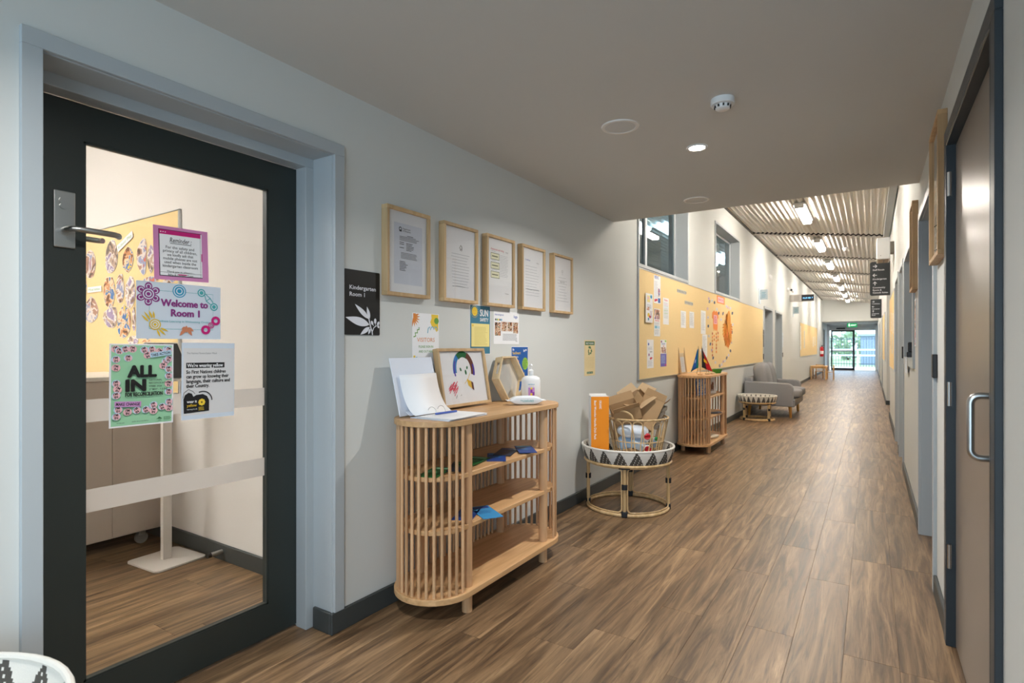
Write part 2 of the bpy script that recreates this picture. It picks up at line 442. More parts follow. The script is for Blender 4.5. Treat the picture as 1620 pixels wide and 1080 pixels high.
# floor: planks one by one where the photograph lets them be told apart, the material beyond
PY0, PY1 = 0.3, 13.9
fl = MB()
fl.box(XL-0.5, 3.2, PY1, YD+0.1, -0.08, 0.0); fl.box(XL, 2.8, -3.2, PY0, -0.08, 0); fl.box(XR, 3.2, PY0, PY1, -0.08, 0)
fl.box(XL, XR, PY0, PY1, -0.08, -0.005)
fl.box(-8.2, -4.64, -2.2, 22, -0.08, 0); fl.box(-4.64, XL, -2.2, PY0, -0.08, 0); fl.box(-4.64, XL, 1.86, 22, -0.08, 0); fl.box(-4.64, XL, PY0, 1.86, -0.08, -0.005)
floor = struct(fl.build('floor', SLAB), 'brown timber-look plank floor running the length of the corridor', 'floor')
def plank_mesh(w, l):
    g, c, t = 0.0003, 0.0007, 0.005
    x0, x1, y0, y1 = g, w-g, g, l-g
    mb = MB()
    mb.add([(x0,y0,-t),(x1,y0,-t),(x1,y1,-t),(x0,y1,-t),(x0,y0,-c),(x1,y0,-c),(x1,y1,-c),(x0,y1,-c),(x0+c,y0+c,0),(x1-c,y0+c,0),(x1-c,y1-c,0),(x0+c,y1-c,0)],
           [(0,1,5,4),(1,2,6,5),(2,3,7,6),(3,0,4,7),(4,5,9,8),(5,6,10,9),(6,7,11,10),(7,4,8,11),(8,9,10,11)])
    return mb.mesh('plank', PLANK)
PW, PL_ = 0.189, 1.22
full_plank = plank_mesh(PW, PL_)
def lay(x, ya, yb):
    y = ya - PL_*random.random()
    while y < yb - 1e-3:
        a, b = max(y, ya), min(y+PL_, yb)
        if b - a > 0.02:
            o = bpy.data.objects.new('plank', full_plank if b-a > PL_-1e-4 else plank_mesh(PW, b-a))
            COL.objects.link(o); o.parent = floor; o.location = (x, a, 0.0)
        y += PL_
for i in range(12): lay(XL + i*PW, PY0, PY1)
for i in range(14): lay(XL - (i+1)*PW, PY0, 1.86)

# walls
LH = [(0.608,1.628,-1,2.10),(5.45,7.23,2.10,3.13),(8.76,10.57,2.10,3.13),(13.36,14.5,-1,2.10),(15.06,16.2,-1,2.10),(31.4,32.4,-1,2.10)]
wall_left = struct(walls_mesh('y', LW_B, XL, -3.2, YD+0.2, 0, 4.0, [(a,b,max(c,0) if c>0 else 0,d) for a,b,c,d in LH]).build('wall_left', WALL), 'long pale painted wall on the left of the corridor', 'wall')
RH = [(1.925,2.975,0,2.12),(3.62,4.62,0,2.10),(5.30,6.62,1.14,2.10),(6.95,7.75,0,2.10),(8.12,8.98,0,2.10),(12.0,14.5,0,2.40),(19.2,20.2,0,2.10),(24.0,25.0,0,2.10)]
wall_right = struct(walls_mesh('y', XR, XR+0.2, 1.60, YD+0.2, 0, 4.0, RH).build('wall_right', WALL), 'pale painted wall on the right of the corridor, close to the viewer', 'wall')
struct(MB().box(XR+0.2, 2.7, 1.40, 1.60, 0, 2.4).build('wall_lobby_side', WALL), 'pale lobby wall behind the viewer turning off to the right', 'wall')
struct(MB().box(2.6, 2.8, -3.2, 1.40, 0, 2.4).build('wall_lobby_far', WALL), 'pale lobby wall behind the viewer', 'wall')
struct(walls_mesh('x', -3.2, -3.0, LW_B, 2.8, 0, 2.4, [(-1.9,2.5,0.12,2.3)]).build('wall_back', WALL), 'lobby wall behind the viewer with a wide glazed opening', 'wall')
wall_end = struct(MB().box(XL, XR, YE, YE+0.15, 2.44, 4.0).build('wall_end', WALL), 'pale wall above the exit at the far end of the corridor', 'wall')
struct(MB().box(XR+0.2, 2.6, 11.8, 12.0, 0, 2.5).box(XR+0.2, 2.6, 14.5, 14.7, 0, 2.5).box(2.5, 2.7, 12.0, 14.5, 0, 2.5).box(XR+0.2, 2.6, 12, 14.5, 2.4, 2.5).build('wall_alcove', WALL), 'pale walls of the side passage opening off the right of the corridor', 'wall')

# classroom behind the glazed door, and the big room behind the high windows
ROOMW = M('classroom_wall_paint', (232, 226, 221), 0.75, spec=0.25)
struct(MB().box(-8.0, LW_B, 1.85, 1.95, 0, 4.0).build('wall_classroom', ROOMW), 'classroom wall seen through the glazed door', 'wall')
struct(MB().box(-8.2, -8.0, -2.2, 22, 0, 4.4).box(-8.0, LW_B, -2.2, -2.0, 0, 3.4).box(-8.0, LW_B, 22, 22.2, 0, 4.4).build('wall_classroom_far', ROOMW), 'far walls of the classrooms', 'wall')
struct(MB().box(-8.0, LW_B, -2.0, 1.85, 3.3, 3.4).build('ceiling_classroom', CEIL), 'classroom ceiling', 'ceiling')
struct(MB().box(XL, 2.8, -3.2, YB, HC, 3.95).build('ceiling', CEIL), 'low plaster ceiling over the near part of the corridor', 'ceiling')
struct(MB().box(XL, XR, YE+0.15, YD+0.2, 2.44, 2.6).build('ceiling_exit', CEIL), 'low soffit in front of the exit door', 'ceiling')
struct(MB().box(-8.3, 3.0, -3.3, YD+0.4, 4.4, 4.5).box(XL, XR, YB, YE, 3.72, 3.8).build('roof', M('void_shade', (40, 40, 40), 0.9)), 'roof slab added above the ceiling sheets to block light, dark to paint the shade in the gaps', 'roof')  # slab added to block light; its dark colour paints the shaded cavity

CORR = M('white_metal_sheet', (226, 222, 215), 0.5, metal=0.0, spec=0.35)
CORR2 = M('grey_metal_sheet', (196, 206, 206), 0.45)
def corrugated(x0, x1, y0, y1, zf, pitch=0.0785, amp=0.012):
    n = int(round((x1-x0)/pitch))*10; mb = MB(); vs = []
    for i in range(n+1):
        x = x0 + (x1-x0)*i/n; z = zf(x) + amp*math.sin(2*PI*i/10)
        vs += [(x,y0,z),(x,y1,z),(x,y0,z+0.0015),(x,y1,z+0.0015)]
    fs = []
    for i in range(n):
        a, b = 4*i, 4*i+4
        fs += [(a,a+1,b+1,b),(a+2,b+2,b+3,a+3),(a,b,b+2,a+2),(a+1,a+3,b+3,b+1)]
    return mb.add(vs, fs)
purl = [5.0, 8.1, 11.8, 15.0, 18.2, 21.4, 24.6, 27.8]
ceil_r = empty('ceiling_corrugated', (0, YB, 3.5)); struct(ceil_r, 'white corrugated metal ceiling over the far corridor', 'ceiling')
def under(o, p): o.parent = p; o.matrix_parent_inverse = Matrix.Translation(p.location).inverted(); return o
edges = [YB] + purl + [YE]
for i in range(len(edges)-1):
    y0, y1 = edges[i] + (0.15 if i else 0), edges[i+1] - 0.0
    under(corrugated(XL+0.03, XR-0.02, y0, y1, zroof).build('ceiling_sheet', CORR, smooth=True), ceil_r)
for y in purl:
    mb = MB(); p = [(XL, zroof(XL)-0.030), (XR, zroof(XR)-0.030)]
    for (a, b, h) in ((y+0.115, y+0.165, 0.006), (y+0.159, y+0.165, 0.016)):
        mb.add([(p[0][0],a,p[0][1]),(p[1][0],a,p[1][1]),(p[1][0],b,p[1][1]),(p[0][0],b,p[0][1]),(p[0][0],a,p[0][1]+h),(p[1][0],a,p[1][1]+h),(p[1][0],b,p[1][1]+h),(p[0][0],b,p[0][1]+h)],
               [(0,3,2,1),(4,5,6,7),(0,1,5,4),(1,2,6,5),(2,3,7,6),(3,0,4,7)])
    under(mb.build('ceiling_batten', CORR), ceil_r)
# dark strip painting the shade in the gap on the left and steel channel on the right
struct(MB().box(XL, XL+0.03, YB, YE, zroof(XL)-0.03, zroof(XL)+0.02).build('gap_shade_strip', M('gap_shade', (70, 66, 58), 0.6)), 'thin dark strip painting the shaded gap where the corrugated ceiling meets the left wall', 'trim')
struct(MB().box(XR-0.10, XR-0.012, YB, 11.85, zroof(XR)-0.035, zroof(XR)+0.03).build('trim_2', M('galvanised_channel', (176, 178, 176), 0.4, metal=0.6), bevel=0.004), 'grey steel channel along the right edge of the corrugated ceiling', 'trim')
struct(corrugated(-8.0, LW_B, 1.95, 22, lambda x: 3.9, pitch=0.15, amp=0.022).build('ceiling_big_room', CORR2, smooth=True), 'grey corrugated ceiling of the big room behind the high windows', 'ceiling')

# skirting
def skirt_run(name, label, runs):
    mb = MB()
    for (x0,x1,y0,y1) in runs:
        mb.box(x0,x1,y0,y1,0,0.095)
    return struct(mb.build(name, SKIRT, bevel=0.004, seg=1), label, 'skirting')
T = 0.016
skirt_run('baseboard_left', 'charcoal skirting board along the left corridor wall', [(XL,XL+T,-3.0,0.555),(XL,XL+T,1.612,13.29),(XL,XL+T,16.27,31.3),(XL-0.115,XL-0.0002,1.612,1.630)])
skirt_run('baseboard_right', 'grey skirting board along the right corridor wall', [(XR-T,XR,3.05,3.56),(XR-T,XR,4.70,6.88),(XR-T,XR,7.82,8.05),(XR-T,XR,9.05,12.0),(XR-T,XR,14.48,19.1),(XR,XR+1.2,14.484,14.5),(XR-T,XR,20.3,23.9),(XR-T,XR,25.1,YD)])
skirt_run('baseboard_classroom', 'grey skirting board along the classroom wall', [(-8.0,LW_B,1.834,1.85)])

# ---- left glazed door
d1 = empty('door_1', (LW_B, 1.1, 0)); struct(d1, 'glazed charcoal classroom door with posters, in a pale frame', 'door')
fr = MB()
A0, A1, B0, B1 = 0.559, 1.680, 0.608, 1.628
fr.box(XL, XL+0.018, A0, B0, 0, 2.10); fr.box(XL, XL+0.018, B1, A1, 0.095, 2.10)
fr.box(XL, XL+0.018, A0, A1, 2.10, 2.15)
fr.box(-2.11, XL+0.001, B0, B0+0.003, 0, 2.10); fr.box(-2.11, XL+0.001, B1-0.003, B1, 0, 2.10); fr.box(-2.11, XL+0.001, B0, B1, 2.097, 2.10)
fr.box(-2.178, -2.109, B0-0.01, 0.652, 0, 2.058); fr.box(-2.178, -2.109, 1.585, B1+0.01, 0, 2.058); fr.box(-2.178, -2.109, 0.60, 1.64, 2.058, 2.11)
fr.box(-2.228, -2.178, B0-0.01, 0.640, 0, 2.068); fr.box(-2.228, -2.178, 1.592, B1+0.01, 0, 2.068); fr.box(-2.228, -2.178, 0.60, 1.64, 2.068, 2.11)
under(fr.build('door_frame', FRAME_P, bevel=0.0015, seg=1), d1)
G0, G1, GZ0, GZ1 = 0.779, 1.449, 0.152, 1.935
lf = MB(); X0, X1 = -2.221, -2.179
lf.box(X0,X1,0.644,G0,0.012,2.055); lf.box(X0,X1,G1,1.588,0.012,2.055); lf.box(X0,X1,G0,G1,0.012,GZ0); lf.box(X0,X1,G0,G1,GZ1,2.055)
leaf = under(lf.build('door_leaf', DARK_P), d1)
bd = MB()
for (a,b,c,d) in ((G0,G0+0.008,GZ0,GZ1),(G1-0.008,G1,GZ0,GZ1),(G0,G1,GZ0,GZ0+0.008),(G0,G1,GZ1-0.008,GZ1)): bd.box(-2.192,-2.181,a,b,c,d)
under(bd.build('glazing_bead', DARK_P), d1)
under(MB().box(-2.203,-2.197,G0,G1,GZ0,GZ1).build('glass_pane', glass('door_glass', (244,246,244), 0.7)), d1)
FROST = glass('frosted_film', (235,232,228), 0.3, haze=((240, 236, 232), 0.6))
for z0, z1 in ((0.705,0.782),(1.006,1.082)):
    under(MB().box(-2.1968,-2.1962,G0+0.008,G1-0.008,z0,z1).build('frosted_band', FROST), d1)
pl = under(MB().box(-2.179,-2.171,0.697,0.755,1.575,1.757).build('handle_plate', STEEL, bevel=0.003), d1)
under(MB().cyl((-2.171,0.722,1.725),(-2.166,0.722,1.725),0.012).cyl((-2.171,0.722,1.708),(-2.165,0.722,1.708),0.010).build('lock_cylinder', STEEL, smooth=True), d1)
def lever(x_face, out):
    p = [(x_face,0.725,1.632)]; q = x_face + out
    p += [(x_face+out*0.6,0.725,1.632),(x_face+out*0.9,0.732,1.632),(q,0.748,1.632),(q,0.80,1.631),(q,0.845,1.630),(q-out*0.10,0.858,1.629),(q-out*0.35,0.864,1.628)]
    return p
under(MB().tube(lever(-2.172,0.055),0.0095,12).build('lever_handle', STEEL, smooth=True), d1)
under(MB().tube(lever(-2.222,-0.055),0.0095,12).build('lever_handle', STEEL, smooth=True), d1)

# ---- left doorways further on
for n, (a, b, leafm) in enumerate(((13.36,14.5,FRAME_P),(15.06,16.2,FRAME_P),(31.4,32.4,DARK_P))):
    d = empty('door_%d' % (n+3), (LW_B, (a+b)/2, 0))
    struct(d, ['pale recessed doorway next to the long pinboard, left wall', 'pale recessed doorway just past the first one, left wall', 'dark door in the left wall beside the exit'][n], 'door')
    mb = MB(); mb.box(XL,XL+0.016,a-0.05,a,0,2.10).box(XL,XL+0.016,b,b+0.05,0,2.10).box(XL,XL+0.016,a-0.05,b+0.05,2.10,2.15)
    mb.box(LW_B,XL+0.001,a,a+0.003,0,2.1).box(LW_B,XL+0.001,b-0.003,b,0,2.1).box(LW_B,XL+0.001,a,b,2.097,2.1)
    under(mb.build('door_frame', FRAME_P), d)
    under(MB().box(-2.22,-2.18,a+0.01,b-0.01,0.01,2.09).build('door_leaf', leafm), d)
    under(MB().box(-2.18,-2.172,a+0.08,a+0.13,1.0,1.18).tube([(-2.175,a+0.1,1.06),(-2.12,a+0.1,1.06),(-2.12,a+0.22,1.06)],0.009,8).build('lever_handle', STEEL), d)

# ---- high windows in the left wall
for n, (a, b, c, dz) in enumerate(LH[1:3]):
    w = empty('window_%d' % (n+1), (LW_B, a, c)); struct(w, ['high window beside the low ceiling, above the long pinboard', 'high window further along, above the long pinboard'][n], 'window')
    fm = MB(); g = -2.150
    fm.box(g-0.02,g+0.02,a,a+0.04,c,dz).box(g-0.02,g+0.02,b-0.04,b,c,dz).box(g-0.02,g+0.02,a,b,c,c+0.04).box(g-0.02,g+0.02,a,b,dz-0.04,dz)
    under(fm.build('window_frame', FRAME_P, bevel=0.003, seg=1), w)
    mid = a + 0.36*(b-a) if n == 0 else a + 0.30*(b-a)
    under(MB().box(g-0.022,g+0.024,mid-0.03,mid+0.03,c+0.04,dz-0.04).build('mullion', FRAME_P, bevel=0.003, seg=1), w)
    GW = glass('window_glass', (208, 224, 230), 1.1)  # blue tint stands in for the reflection on the panes
    under(MB().box(g-0.003,g+0.003,a+0.04,mid-0.03,c+0.04,dz-0.04).build('glass_pane', GW), w)
    under(MB().box(g-0.003,g+0.003,mid+0.03,b-0.04,c+0.04,dz-0.04).build('glass_pane', GW), w)
    rv = MB(); e = 0.004
    rv.box(-2.14,XL+0.014,a,a+e,c,dz).box(-2.14,XL+0.014,b-e,b,c,dz).box(-2.14,XL+0.014,a,b,c,c+e).box(-2.14,XL+0.014,a,b,dz-e,dz)
    rv.box(XL,XL+0.014,a-0.03,a,c-0.03,dz+0.03).box(XL,XL+0.014,b,b+0.03,c-0.03,dz+0.03).box(XL,XL+0.014,a,b,c-0.03,c).box(XL,XL+0.014,a,b,dz,dz+0.03)
    under(rv.build('window_lining', FRAME_P), w)

# ---- lobby window behind the viewer
w = empty('window_3', (0.2, -3.1, 0.12)); struct(w, 'wide lobby window behind the viewer', 'window')
mb = MB()
for x in (-1.9, -0.45, 1.0, 2.45): mb.box(x, x+0.05, -3.14, -3.06, 0.12, 2.3)
mb.box(-1.9,2.5,-3.14,-3.06,0.12,0.17).box(-1.9,2.5,-3.14,-3.06,2.25,2.3)
under(mb.build('window_frame', DARK_P), w)
for x in (-1.85,-0.40,1.05): under(MB().box(x,x+1.40,-3.103,-3.097,0.17,2.25).build('glass_pane', glass('lobby_glass', (240,246,248), 0.6)), w)

# ---- right wall doors
LEAF_R = M('taupe_door_laminate', (134, 124, 114), 0.30, var=(3, 0.04))
d2 = empty('door_2', (XR, 2.45, 0)); struct(d2, 'taupe door with steel pull handle in a dark frame, right foreground', 'door')
mb = MB(); q = 0.018
mb.box(XR-q,XR,1.866,1.925,0,2.12).box(XR-q,XR,2.975,3.035,0,2.12).box(XR-q,XR,1.866,3.035,2.12,2.175)
mb.box(XR-q,XR+0.2,1.925,1.94,0,2.12).box(XR-q,XR+0.2,2.965,2.976,0,2.12).box(XR-q,XR+0.2,1.925,2.975,2.105,2.121)
under(mb.build('door_frame', NAVY_P, bevel=0.002, seg=1), d2)
under(MB().box(0.298,0.338,1.944,2.961,0.008,2.100).build('door_leaf', LEAF_R, bevel=0.001, seg=1), d2)
hp = [(0.300,2.0,0.950)]
for i in range(7): t = PI/2*i/6; hp.append((0.300-0.045-0.022*math.sin(t), 2.0, 0.950+0.022*(1-math.cos(t))))
for i in range(7): t = PI/2*i/6; hp.append((0.300-0.045-0.022*math.cos(t), 2.0, 1.123-0.022*(1-math.sin(t))))
hp.append((0.300,2.0,1.123))
under(MB().tube(hp,0.0095,14).build('pull_handle', STEEL, smooth=True), d2)
for z in (0.38,1.06,1.94):
    h = under(MB().cyl((0.276,2.958,z-0.05),(0.276,2.958,z+0.05),0.0075,12).box(0.276,0.284,2.958,2.9645,z-0.05,z+0.05).build('hinge', STEEL), d2)
for n, (a, b) in enumerate(((3.62,4.62),(6.95,7.75),(8.12,8.98),(19.2,20.2),(24.0,25.0))):
    d = empty('door_%d' % (n+6), (XR+0.2,(a+b)/2,0)); struct(d, ['pale framed doorway between the two box frames, right wall', 'pale framed doorway past the service hatch, right wall', 'second pale framed doorway past the service hatch, right wall', 'pale doorway well down the right wall', 'last pale doorway on the right wall before the exit'][n], 'door')
    mb = MB(); mb.box(XR-0.016,XR,a-0.055,a,0,2.10).box(XR-0.016,XR,b,b+0.055,0,2.10).box(XR-0.016,XR,a-0.055,b+0.055,2.10,2.155)
    mb.box(XR-0.001,XR+0.12,a,a+0.003,0,2.1).box(XR-0.001,XR+0.12,b-0.003,b,0,2.1).box(XR-0.001,XR+0.12,a,b,2.097,2.1)
    mb.box(XR+0.10,XR+0.14,a,a+0.03,0,2.1).box(XR+0.10,XR+0.14,b-0.03,b,0,2.1).box(XR+0.10,XR+0.14,a,b,2.07,2.1)
    under(mb.build('door_frame', FRAME_P, bevel=0.0015, seg=1), d)
    under(MB().box(XR+0.14,XR+0.18,a+0.004,b-0.004,0.01,2.09).build('door_leaf', DARK_P if n == 0 else FRAME_P), d)
    under(MB().box(XR+0.132,XR+0.14,b-0.14,b-0.085,1.0,1.18).tube([(XR+0.135,b-0.11,1.06),(XR+0.08,b-0.11,1.06),(XR+0.08,b-0.23,1.06)],0.009,8).build('lever_handle', STEEL), d)
w = empty('window_4', (XR, 5.96, 1.14)); struct(w, 'service hatch window in the right wall, past the nearer box frame', 'window')
mb = MB(); a, b, c, dz = 5.30, 6.62, 1.14, 2.10
mb.box(XR-0.016,XR+0.2,a,a+0.02,c,dz).box(XR-0.016,XR+0.2,b-0.02,b,c,dz).box(XR-0.016,XR+0.2,a,b,c,c+0.02).box(XR-0.016,XR+0.2,a,b,dz-0.02,dz)
mb.box(XR-0.016,XR,a-0.05,a,c-0.05,dz+0.05).box(XR-0.016,XR,b,b+0.05,c-0.05,dz+0.05).box(XR-0.016,XR,a,b,c-0.05,c).box(XR-0.016,XR,a,b,dz,dz+0.05)
under(mb.build('window_frame', FRAME_P), w)
under(MB().box(XR+0.09,XR+0.096,a+0.02,b-0.02,c+0.02,dz-0.02).build('glass_pane', glass('hatch_glass', (190,205,212), 1.3)), w)
under(MB().box(XR+0.15,XR+0.17,a+0.02,b-0.02,c+0.02,dz-0.02).build('roller_blind', M('grey_blind', (150,160,168), 0.8)), w)

# ---- exit: sliding glass doors at the end
dx = empty('door_11', (-0.85, YD, 0)); struct(dx, 'glazed sliding exit doors at the far end of the corridor', 'door')
mb = MB()
mb.box(XL,XL+0.12,YD-0.05,YD+0.1,0,2.42).box(XR-0.10,XR,YD-0.05,YD+0.1,0,2.42).box(XL,XR,YD-0.05,YD+0.1,2.36,2.44).box(XL,XR,YD-0.02,YD+0.06,2.10,2.16).box(XL,XR,YD-0.05,YD+0.1,0,0.02)
under(mb.build('door_frame', ALU), dx)
under(MB().box(XL+0.12,XR-0.1,YD,YD+0.05,2.16,2.36).build('transom_panel', M('grey_transom', (206,210,212), 0.5)), dx)
mb = MB(); a, b = -1.80, -0.72
mb.box(a,a+0.07,YD-0.06,YD-0.02,0.02,2.12).box(b-0.09,b,YD-0.06,YD-0.02,0.02,2.12).box(a,b,YD-0.06,YD-0.02,0.02,0.13).box(a,b,YD-0.06,YD-0.02,2.04,2.12)
under(mb.build('sliding_leaf_frame', M('charcoal_aluminium', (40,48,54), 0.4)), dx)
GE = glass('exit_glass', (236,242,246), 0.8)
under(MB().box(a+0.07,b-0.09,YD-0.043,YD-0.037,0.13,2.04).build('glass_pane', GE), dx)
under(MB().box(b,XR-0.10,YD+0.01,YD+0.016,0.02,2.10).build('glass_pane', GE), dx)
under(MB().box(-1.55,-1.15,YD-0.10,YD-0.02,2.18,2.25).build('door_sensor', BLACK_PL), dx)
under(MB().box(a+0.07,b-0.09,YD-0.046,YD-0.044,1.0,1.06).build('safety_strip', M('white_film', (240,240,240), 0.5)), dx)

# ================================================================== LIGHT FITTINGS AND CEILING THINGS
ORD = ['nearest', 'second', 'third', 'fourth', 'fifth', 'sixth', 'seventh', 'eighth']
DIFFUSE = M('lit_diffuser', (255, 250, 242), 0.5, emit=(255, 246, 234), es=BATTEN_E)
def batten(x, y, z, label, group):
    r = empty('batten_light', (x, y, z)); tag(r, label, 'ceiling light', group)
    MB().box(-0.084,0.084,-0.63,0.63,-0.034,0).build('housing', WHITE_PL, r, bevel=0.008)
    p = [(-0.062,0.022),(-0.058,-0.012),(-0.045,-0.028),(0.045,-0.028),(0.058,-0.012),(0.062,0.022)]
    mb = MB(); n = len(p)
    mb.add([(a,-0.60,b-0.055) for a,b in p]+[(a,0.60,b-0.055) for a,b in p], [tuple(range(n-1,-1,-1)),tuple(range(n,2*n))]+[(i,(i+1)%n,n+(i+1)%n,n+i) for i in range(n)])
    mb.build('diffuser', DIFFUSE, r)
    for s in (-1, 1): MB().box(-0.064,0.064,s*0.615-0.014,s*0.615+0.014,-0.084,-0.032).build('end_cap', WHITE_PL, r, bevel=0.01)
    return r
for i in range(7):
    batten(-0.88, 9.7+3.2*i, zroof(-0.88)-0.017, '%s batten light from the viewer, glowing white on the corrugated ceiling' % ORD[i], 'batten lights in a row on the corrugated ceiling')
batten(-0.88, 6.5, zroof(-0.88)-0.017, 'batten light hidden just behind the edge of the low ceiling', 'batten lights in a row on the corrugated ceiling')
# big room behind the high windows: hanging tube and roof lights
batten(-4.08, 11.2, 3.86, 'glowing tube light seen through the nearer high window', 'tube lights in the big room')
batten(-4.08, 17.5, 3.86, 'glowing tube light seen through the further high window', 'tube lights in the big room')
SKYL = M('lit_roof_light', (255,255,255), 0.6, emit=(240,248,255), es=18.0)
for k, (y0, y1) in enumerate(((11.8,13.6),(16.6,18.4))):
    o = MB().box(-3.94,-3.0,y0,y1,3.84,3.87).build('roof_light', SKYL); tag(o, ['bright square roof light seen through the nearer high window', 'bright square roof light seen through the further high window'][k], 'roof light', 'roof lights in the big room')

# classroom ceiling panels (above the frame of the door)
for k, y in enumerate((-1.2, -0.1)):
    r = empty('panel_light', (-4.9, y, 3.30)); tag(r, ['white light panel deeper in the classroom, away from the pinboard wall', 'white light panel in the classroom ceiling nearest the pinboard wall'][k], 'ceiling light', 'classroom ceiling panels')
    MB().box(-0.62,0.62,-0.32,0.32,-0.03,0).build('housing', WHITE_PL, r)
    MB().box(-0.58,0.58,-0.28,0.28,-0.036,-0.029).build('diffuser', M('lit_panel', (255,250,245), 0.5, emit=(255,251,249), es=42.0), r)

for k, (x, y) in enumerate(((1.3,-1.3),(1.3,0.4))):  # unseen fill panels added to give the foreground more cool light
    r = empty('panel_light', (x, y, HC)); tag(r, '%s cool fill light added unseen at the lobby ceiling behind the viewer' % ('rear','side')[k], 'ceiling light', 'added lobby fill lights')
    MB().box(-0.32,0.32,-0.62,0.62,-0.03,0).build('housing', WHITE_PL, r)
    MB().box(-0.28,0.28,-0.58,0.58,-0.036,-0.029).build('diffuser', M('cool_fill_panel', (250,252,255), 0.5, emit=(196,224,255), es=LOBBY_FILL_E), r)

def downlight(x, y, label):
    r = empty('downlight', (x, y, HC)); tag(r, label, 'downlight', 'downlights in the low ceiling')
    MB().lathe([(0.040,-0.001),(0.046,-0.006),(0.056,-0.006),(0.060,-0.002),(0.060,0.0)], 32).build('trim_ring', WHITE_PL, r, smooth=True)
    MB().lathe([(0.0,-0.004),(0.042,-0.004),(0.042,0.0)], 32).build('lens', M('lit_lens', (255,255,255), 0.4, emit=(255,250,242), es=60.0), r)
    l = bpy.data.lights.new('downlight_beam', 'AREA'); l.shape = 'DISK'; l.size = 0.08; l.energy = DOWN_W; l.color = (1.0, 0.97, 0.93); l.spread = math.radians(150)
    o = bpy.data.objects.new('downlight_beam', l); o.parent = r; o.location = (0, 0, -0.012); COL.objects.link(o)
downlight(-0.838, 3.26, 'small round downlight shining in the low ceiling')
downlight(-0.838, 0.35, 'round downlight in the low ceiling above the viewer')

def speaker(x, y, label):
    r = empty('ceiling_speaker', (x, y, HC)); tag(r, label, 'speaker', 'ceiling speakers')
    MB().lathe([(0.078,-0.004),(0.080,-0.007),(0.094,-0.006),(0.097,-0.001),(0.097,0)], 40).build('bezel', M('speaker_bezel', (226,222,216), 0.5), r, smooth=True)
    MB().lathe([(0.0,-0.0065),(0.05,-0.006),(0.079,-0.004),(0.079,0)], 40).build('grille', M('speaker_grille', (208,206,202), 0.7, bump=(900,0.5)), r, smooth=True)
speaker(-1.094, 2.735, 'flush round white speaker grille nearest the viewer in the low ceiling')
speaker(-1.141, 4.425, 'flush round white speaker grille by the edge of the low ceiling')
r = empty('smoke_detector', (-0.576, 2.69, HC)); tag(r, 'white round smoke detector on the low ceiling', 'smoke detector')
MB().lathe([(0.052,0),(0.053,-0.024),(0.050,-0.028),(0.035,-0.029)], 36).build('base', WHITE_PL, r, smooth=True)
MB().lathe([(0.036,-0.027),(0.034,-0.034),(0.031,-0.045),(0.024,-0.050),(0.0,-0.050)], 36).build('sensor_head', WHITE_PL, r, smooth=True)
mb = MB()
for i in range(10):
    a = 2*PI*i/10; mb.obox((0.0345*math.cos(a),0.0345*math.sin(a),-0.036),(0.006,0.007,0.010),(0,0,a))
mb.build('vent_slot', BLACK_PL, r)
for k, (x, y) in enumerate(((-0.45,13.4),(-0.45,19.8),(-0.45,26.2))):
    r = empty('smoke_detector', (x, y, zroof(x)-0.017)); tag(r, '%s small white detector on the corrugated ceiling' % ORD[k], 'smoke detector', 'detectors on the corrugated ceiling')
    MB().lathe([(0.05,0),(0.05,-0.03),(0.03,-0.035),(0.028,-0.06),(0.0,-0.06)], 20).build('body', WHITE_PL, r, smooth=True)

# ================================================================== LEFT WALL: SIGN, FRAMES, POSTERS
SIGNBLK = M('black_sign_panel', (14, 15, 16), 0.45)
SIGNWHT = M('sign_white', (226, 228, 236), 0.5)
y0, z1 = on_x(545, 424, XL+0.006); y1, _ = on_x(601, 431, XL+0.006); _, z0 = on_x(545, 529, XL+0.006)
r = placed('room_sign', (XL, y0, z0), EASTWARD); tag(r, 'black room sign with white lettering and a gum leaf drawing, beside the glazed door', 'sign')
w, h = y1-y0, z1-z0
rr = 0.006; pts = []
for (cx, cy, a0) in ((w-rr,rr,-90),(w-rr,h-rr,0),(rr,h-rr,90),(rr,rr,180)):
    for k in range(5): t = math.radians(a0+22.5*k); pts.append((cx+rr*math.cos(t), cy+rr*math.sin(t)))
MB().prism(pts, 0, 0.005).build('panel', SIGNBLK, r)
P = Print(w, h, 100, 0.0052); H = 100*h/w
P.text('Kindergarten', 13, H*0.70, 12.5, SIGNWHT, 0.012, 'LEFT', fit=74).text('Room 1', 13, H*0.595, 12.5, SIGNWHT, 0.012, 'LEFT', fit=42)
P.leaf(68,H*0.255,28,H*0.475,5.5,SIGNWHT).leaf(70,H*0.26,62,H*0.45,4.2,SIGNWHT).leaf(69,H*0.165,3,H*0.265,9,SIGNWHT).leaf(70,H*0.125,43,H*0.004,5,SIGNWHT).leaf(72,H*0.10,66,H*0.01,3,SIGNWHT)
P.line([(67,H*0.27),(70,H*0.20),(73,H*0.12),(77,H*0.06),(78,H*0.003)],3,SIGNWHT).line([(78,H*0.06),(82,H*0.12),(90,H*0.155)],2,SIGNWHT)
for (x,y,a,b,t) in ((77,0.195,3.2,5,0.5),(86,0.225,3.6,6,0),(95,0.19,3.2,5,-0.6),(95,0.14,2.6,4,0.7)): P.ell(x,H*y,a,b,SIGNWHT,t,14)
P.line([(86,H*0.19),(87,H*0.155)],1.2,SIGNWHT).line([(79,H*0.17),(82,H*0.15)],1.2,SIGNWHT)
P.build(r, 'lettering')

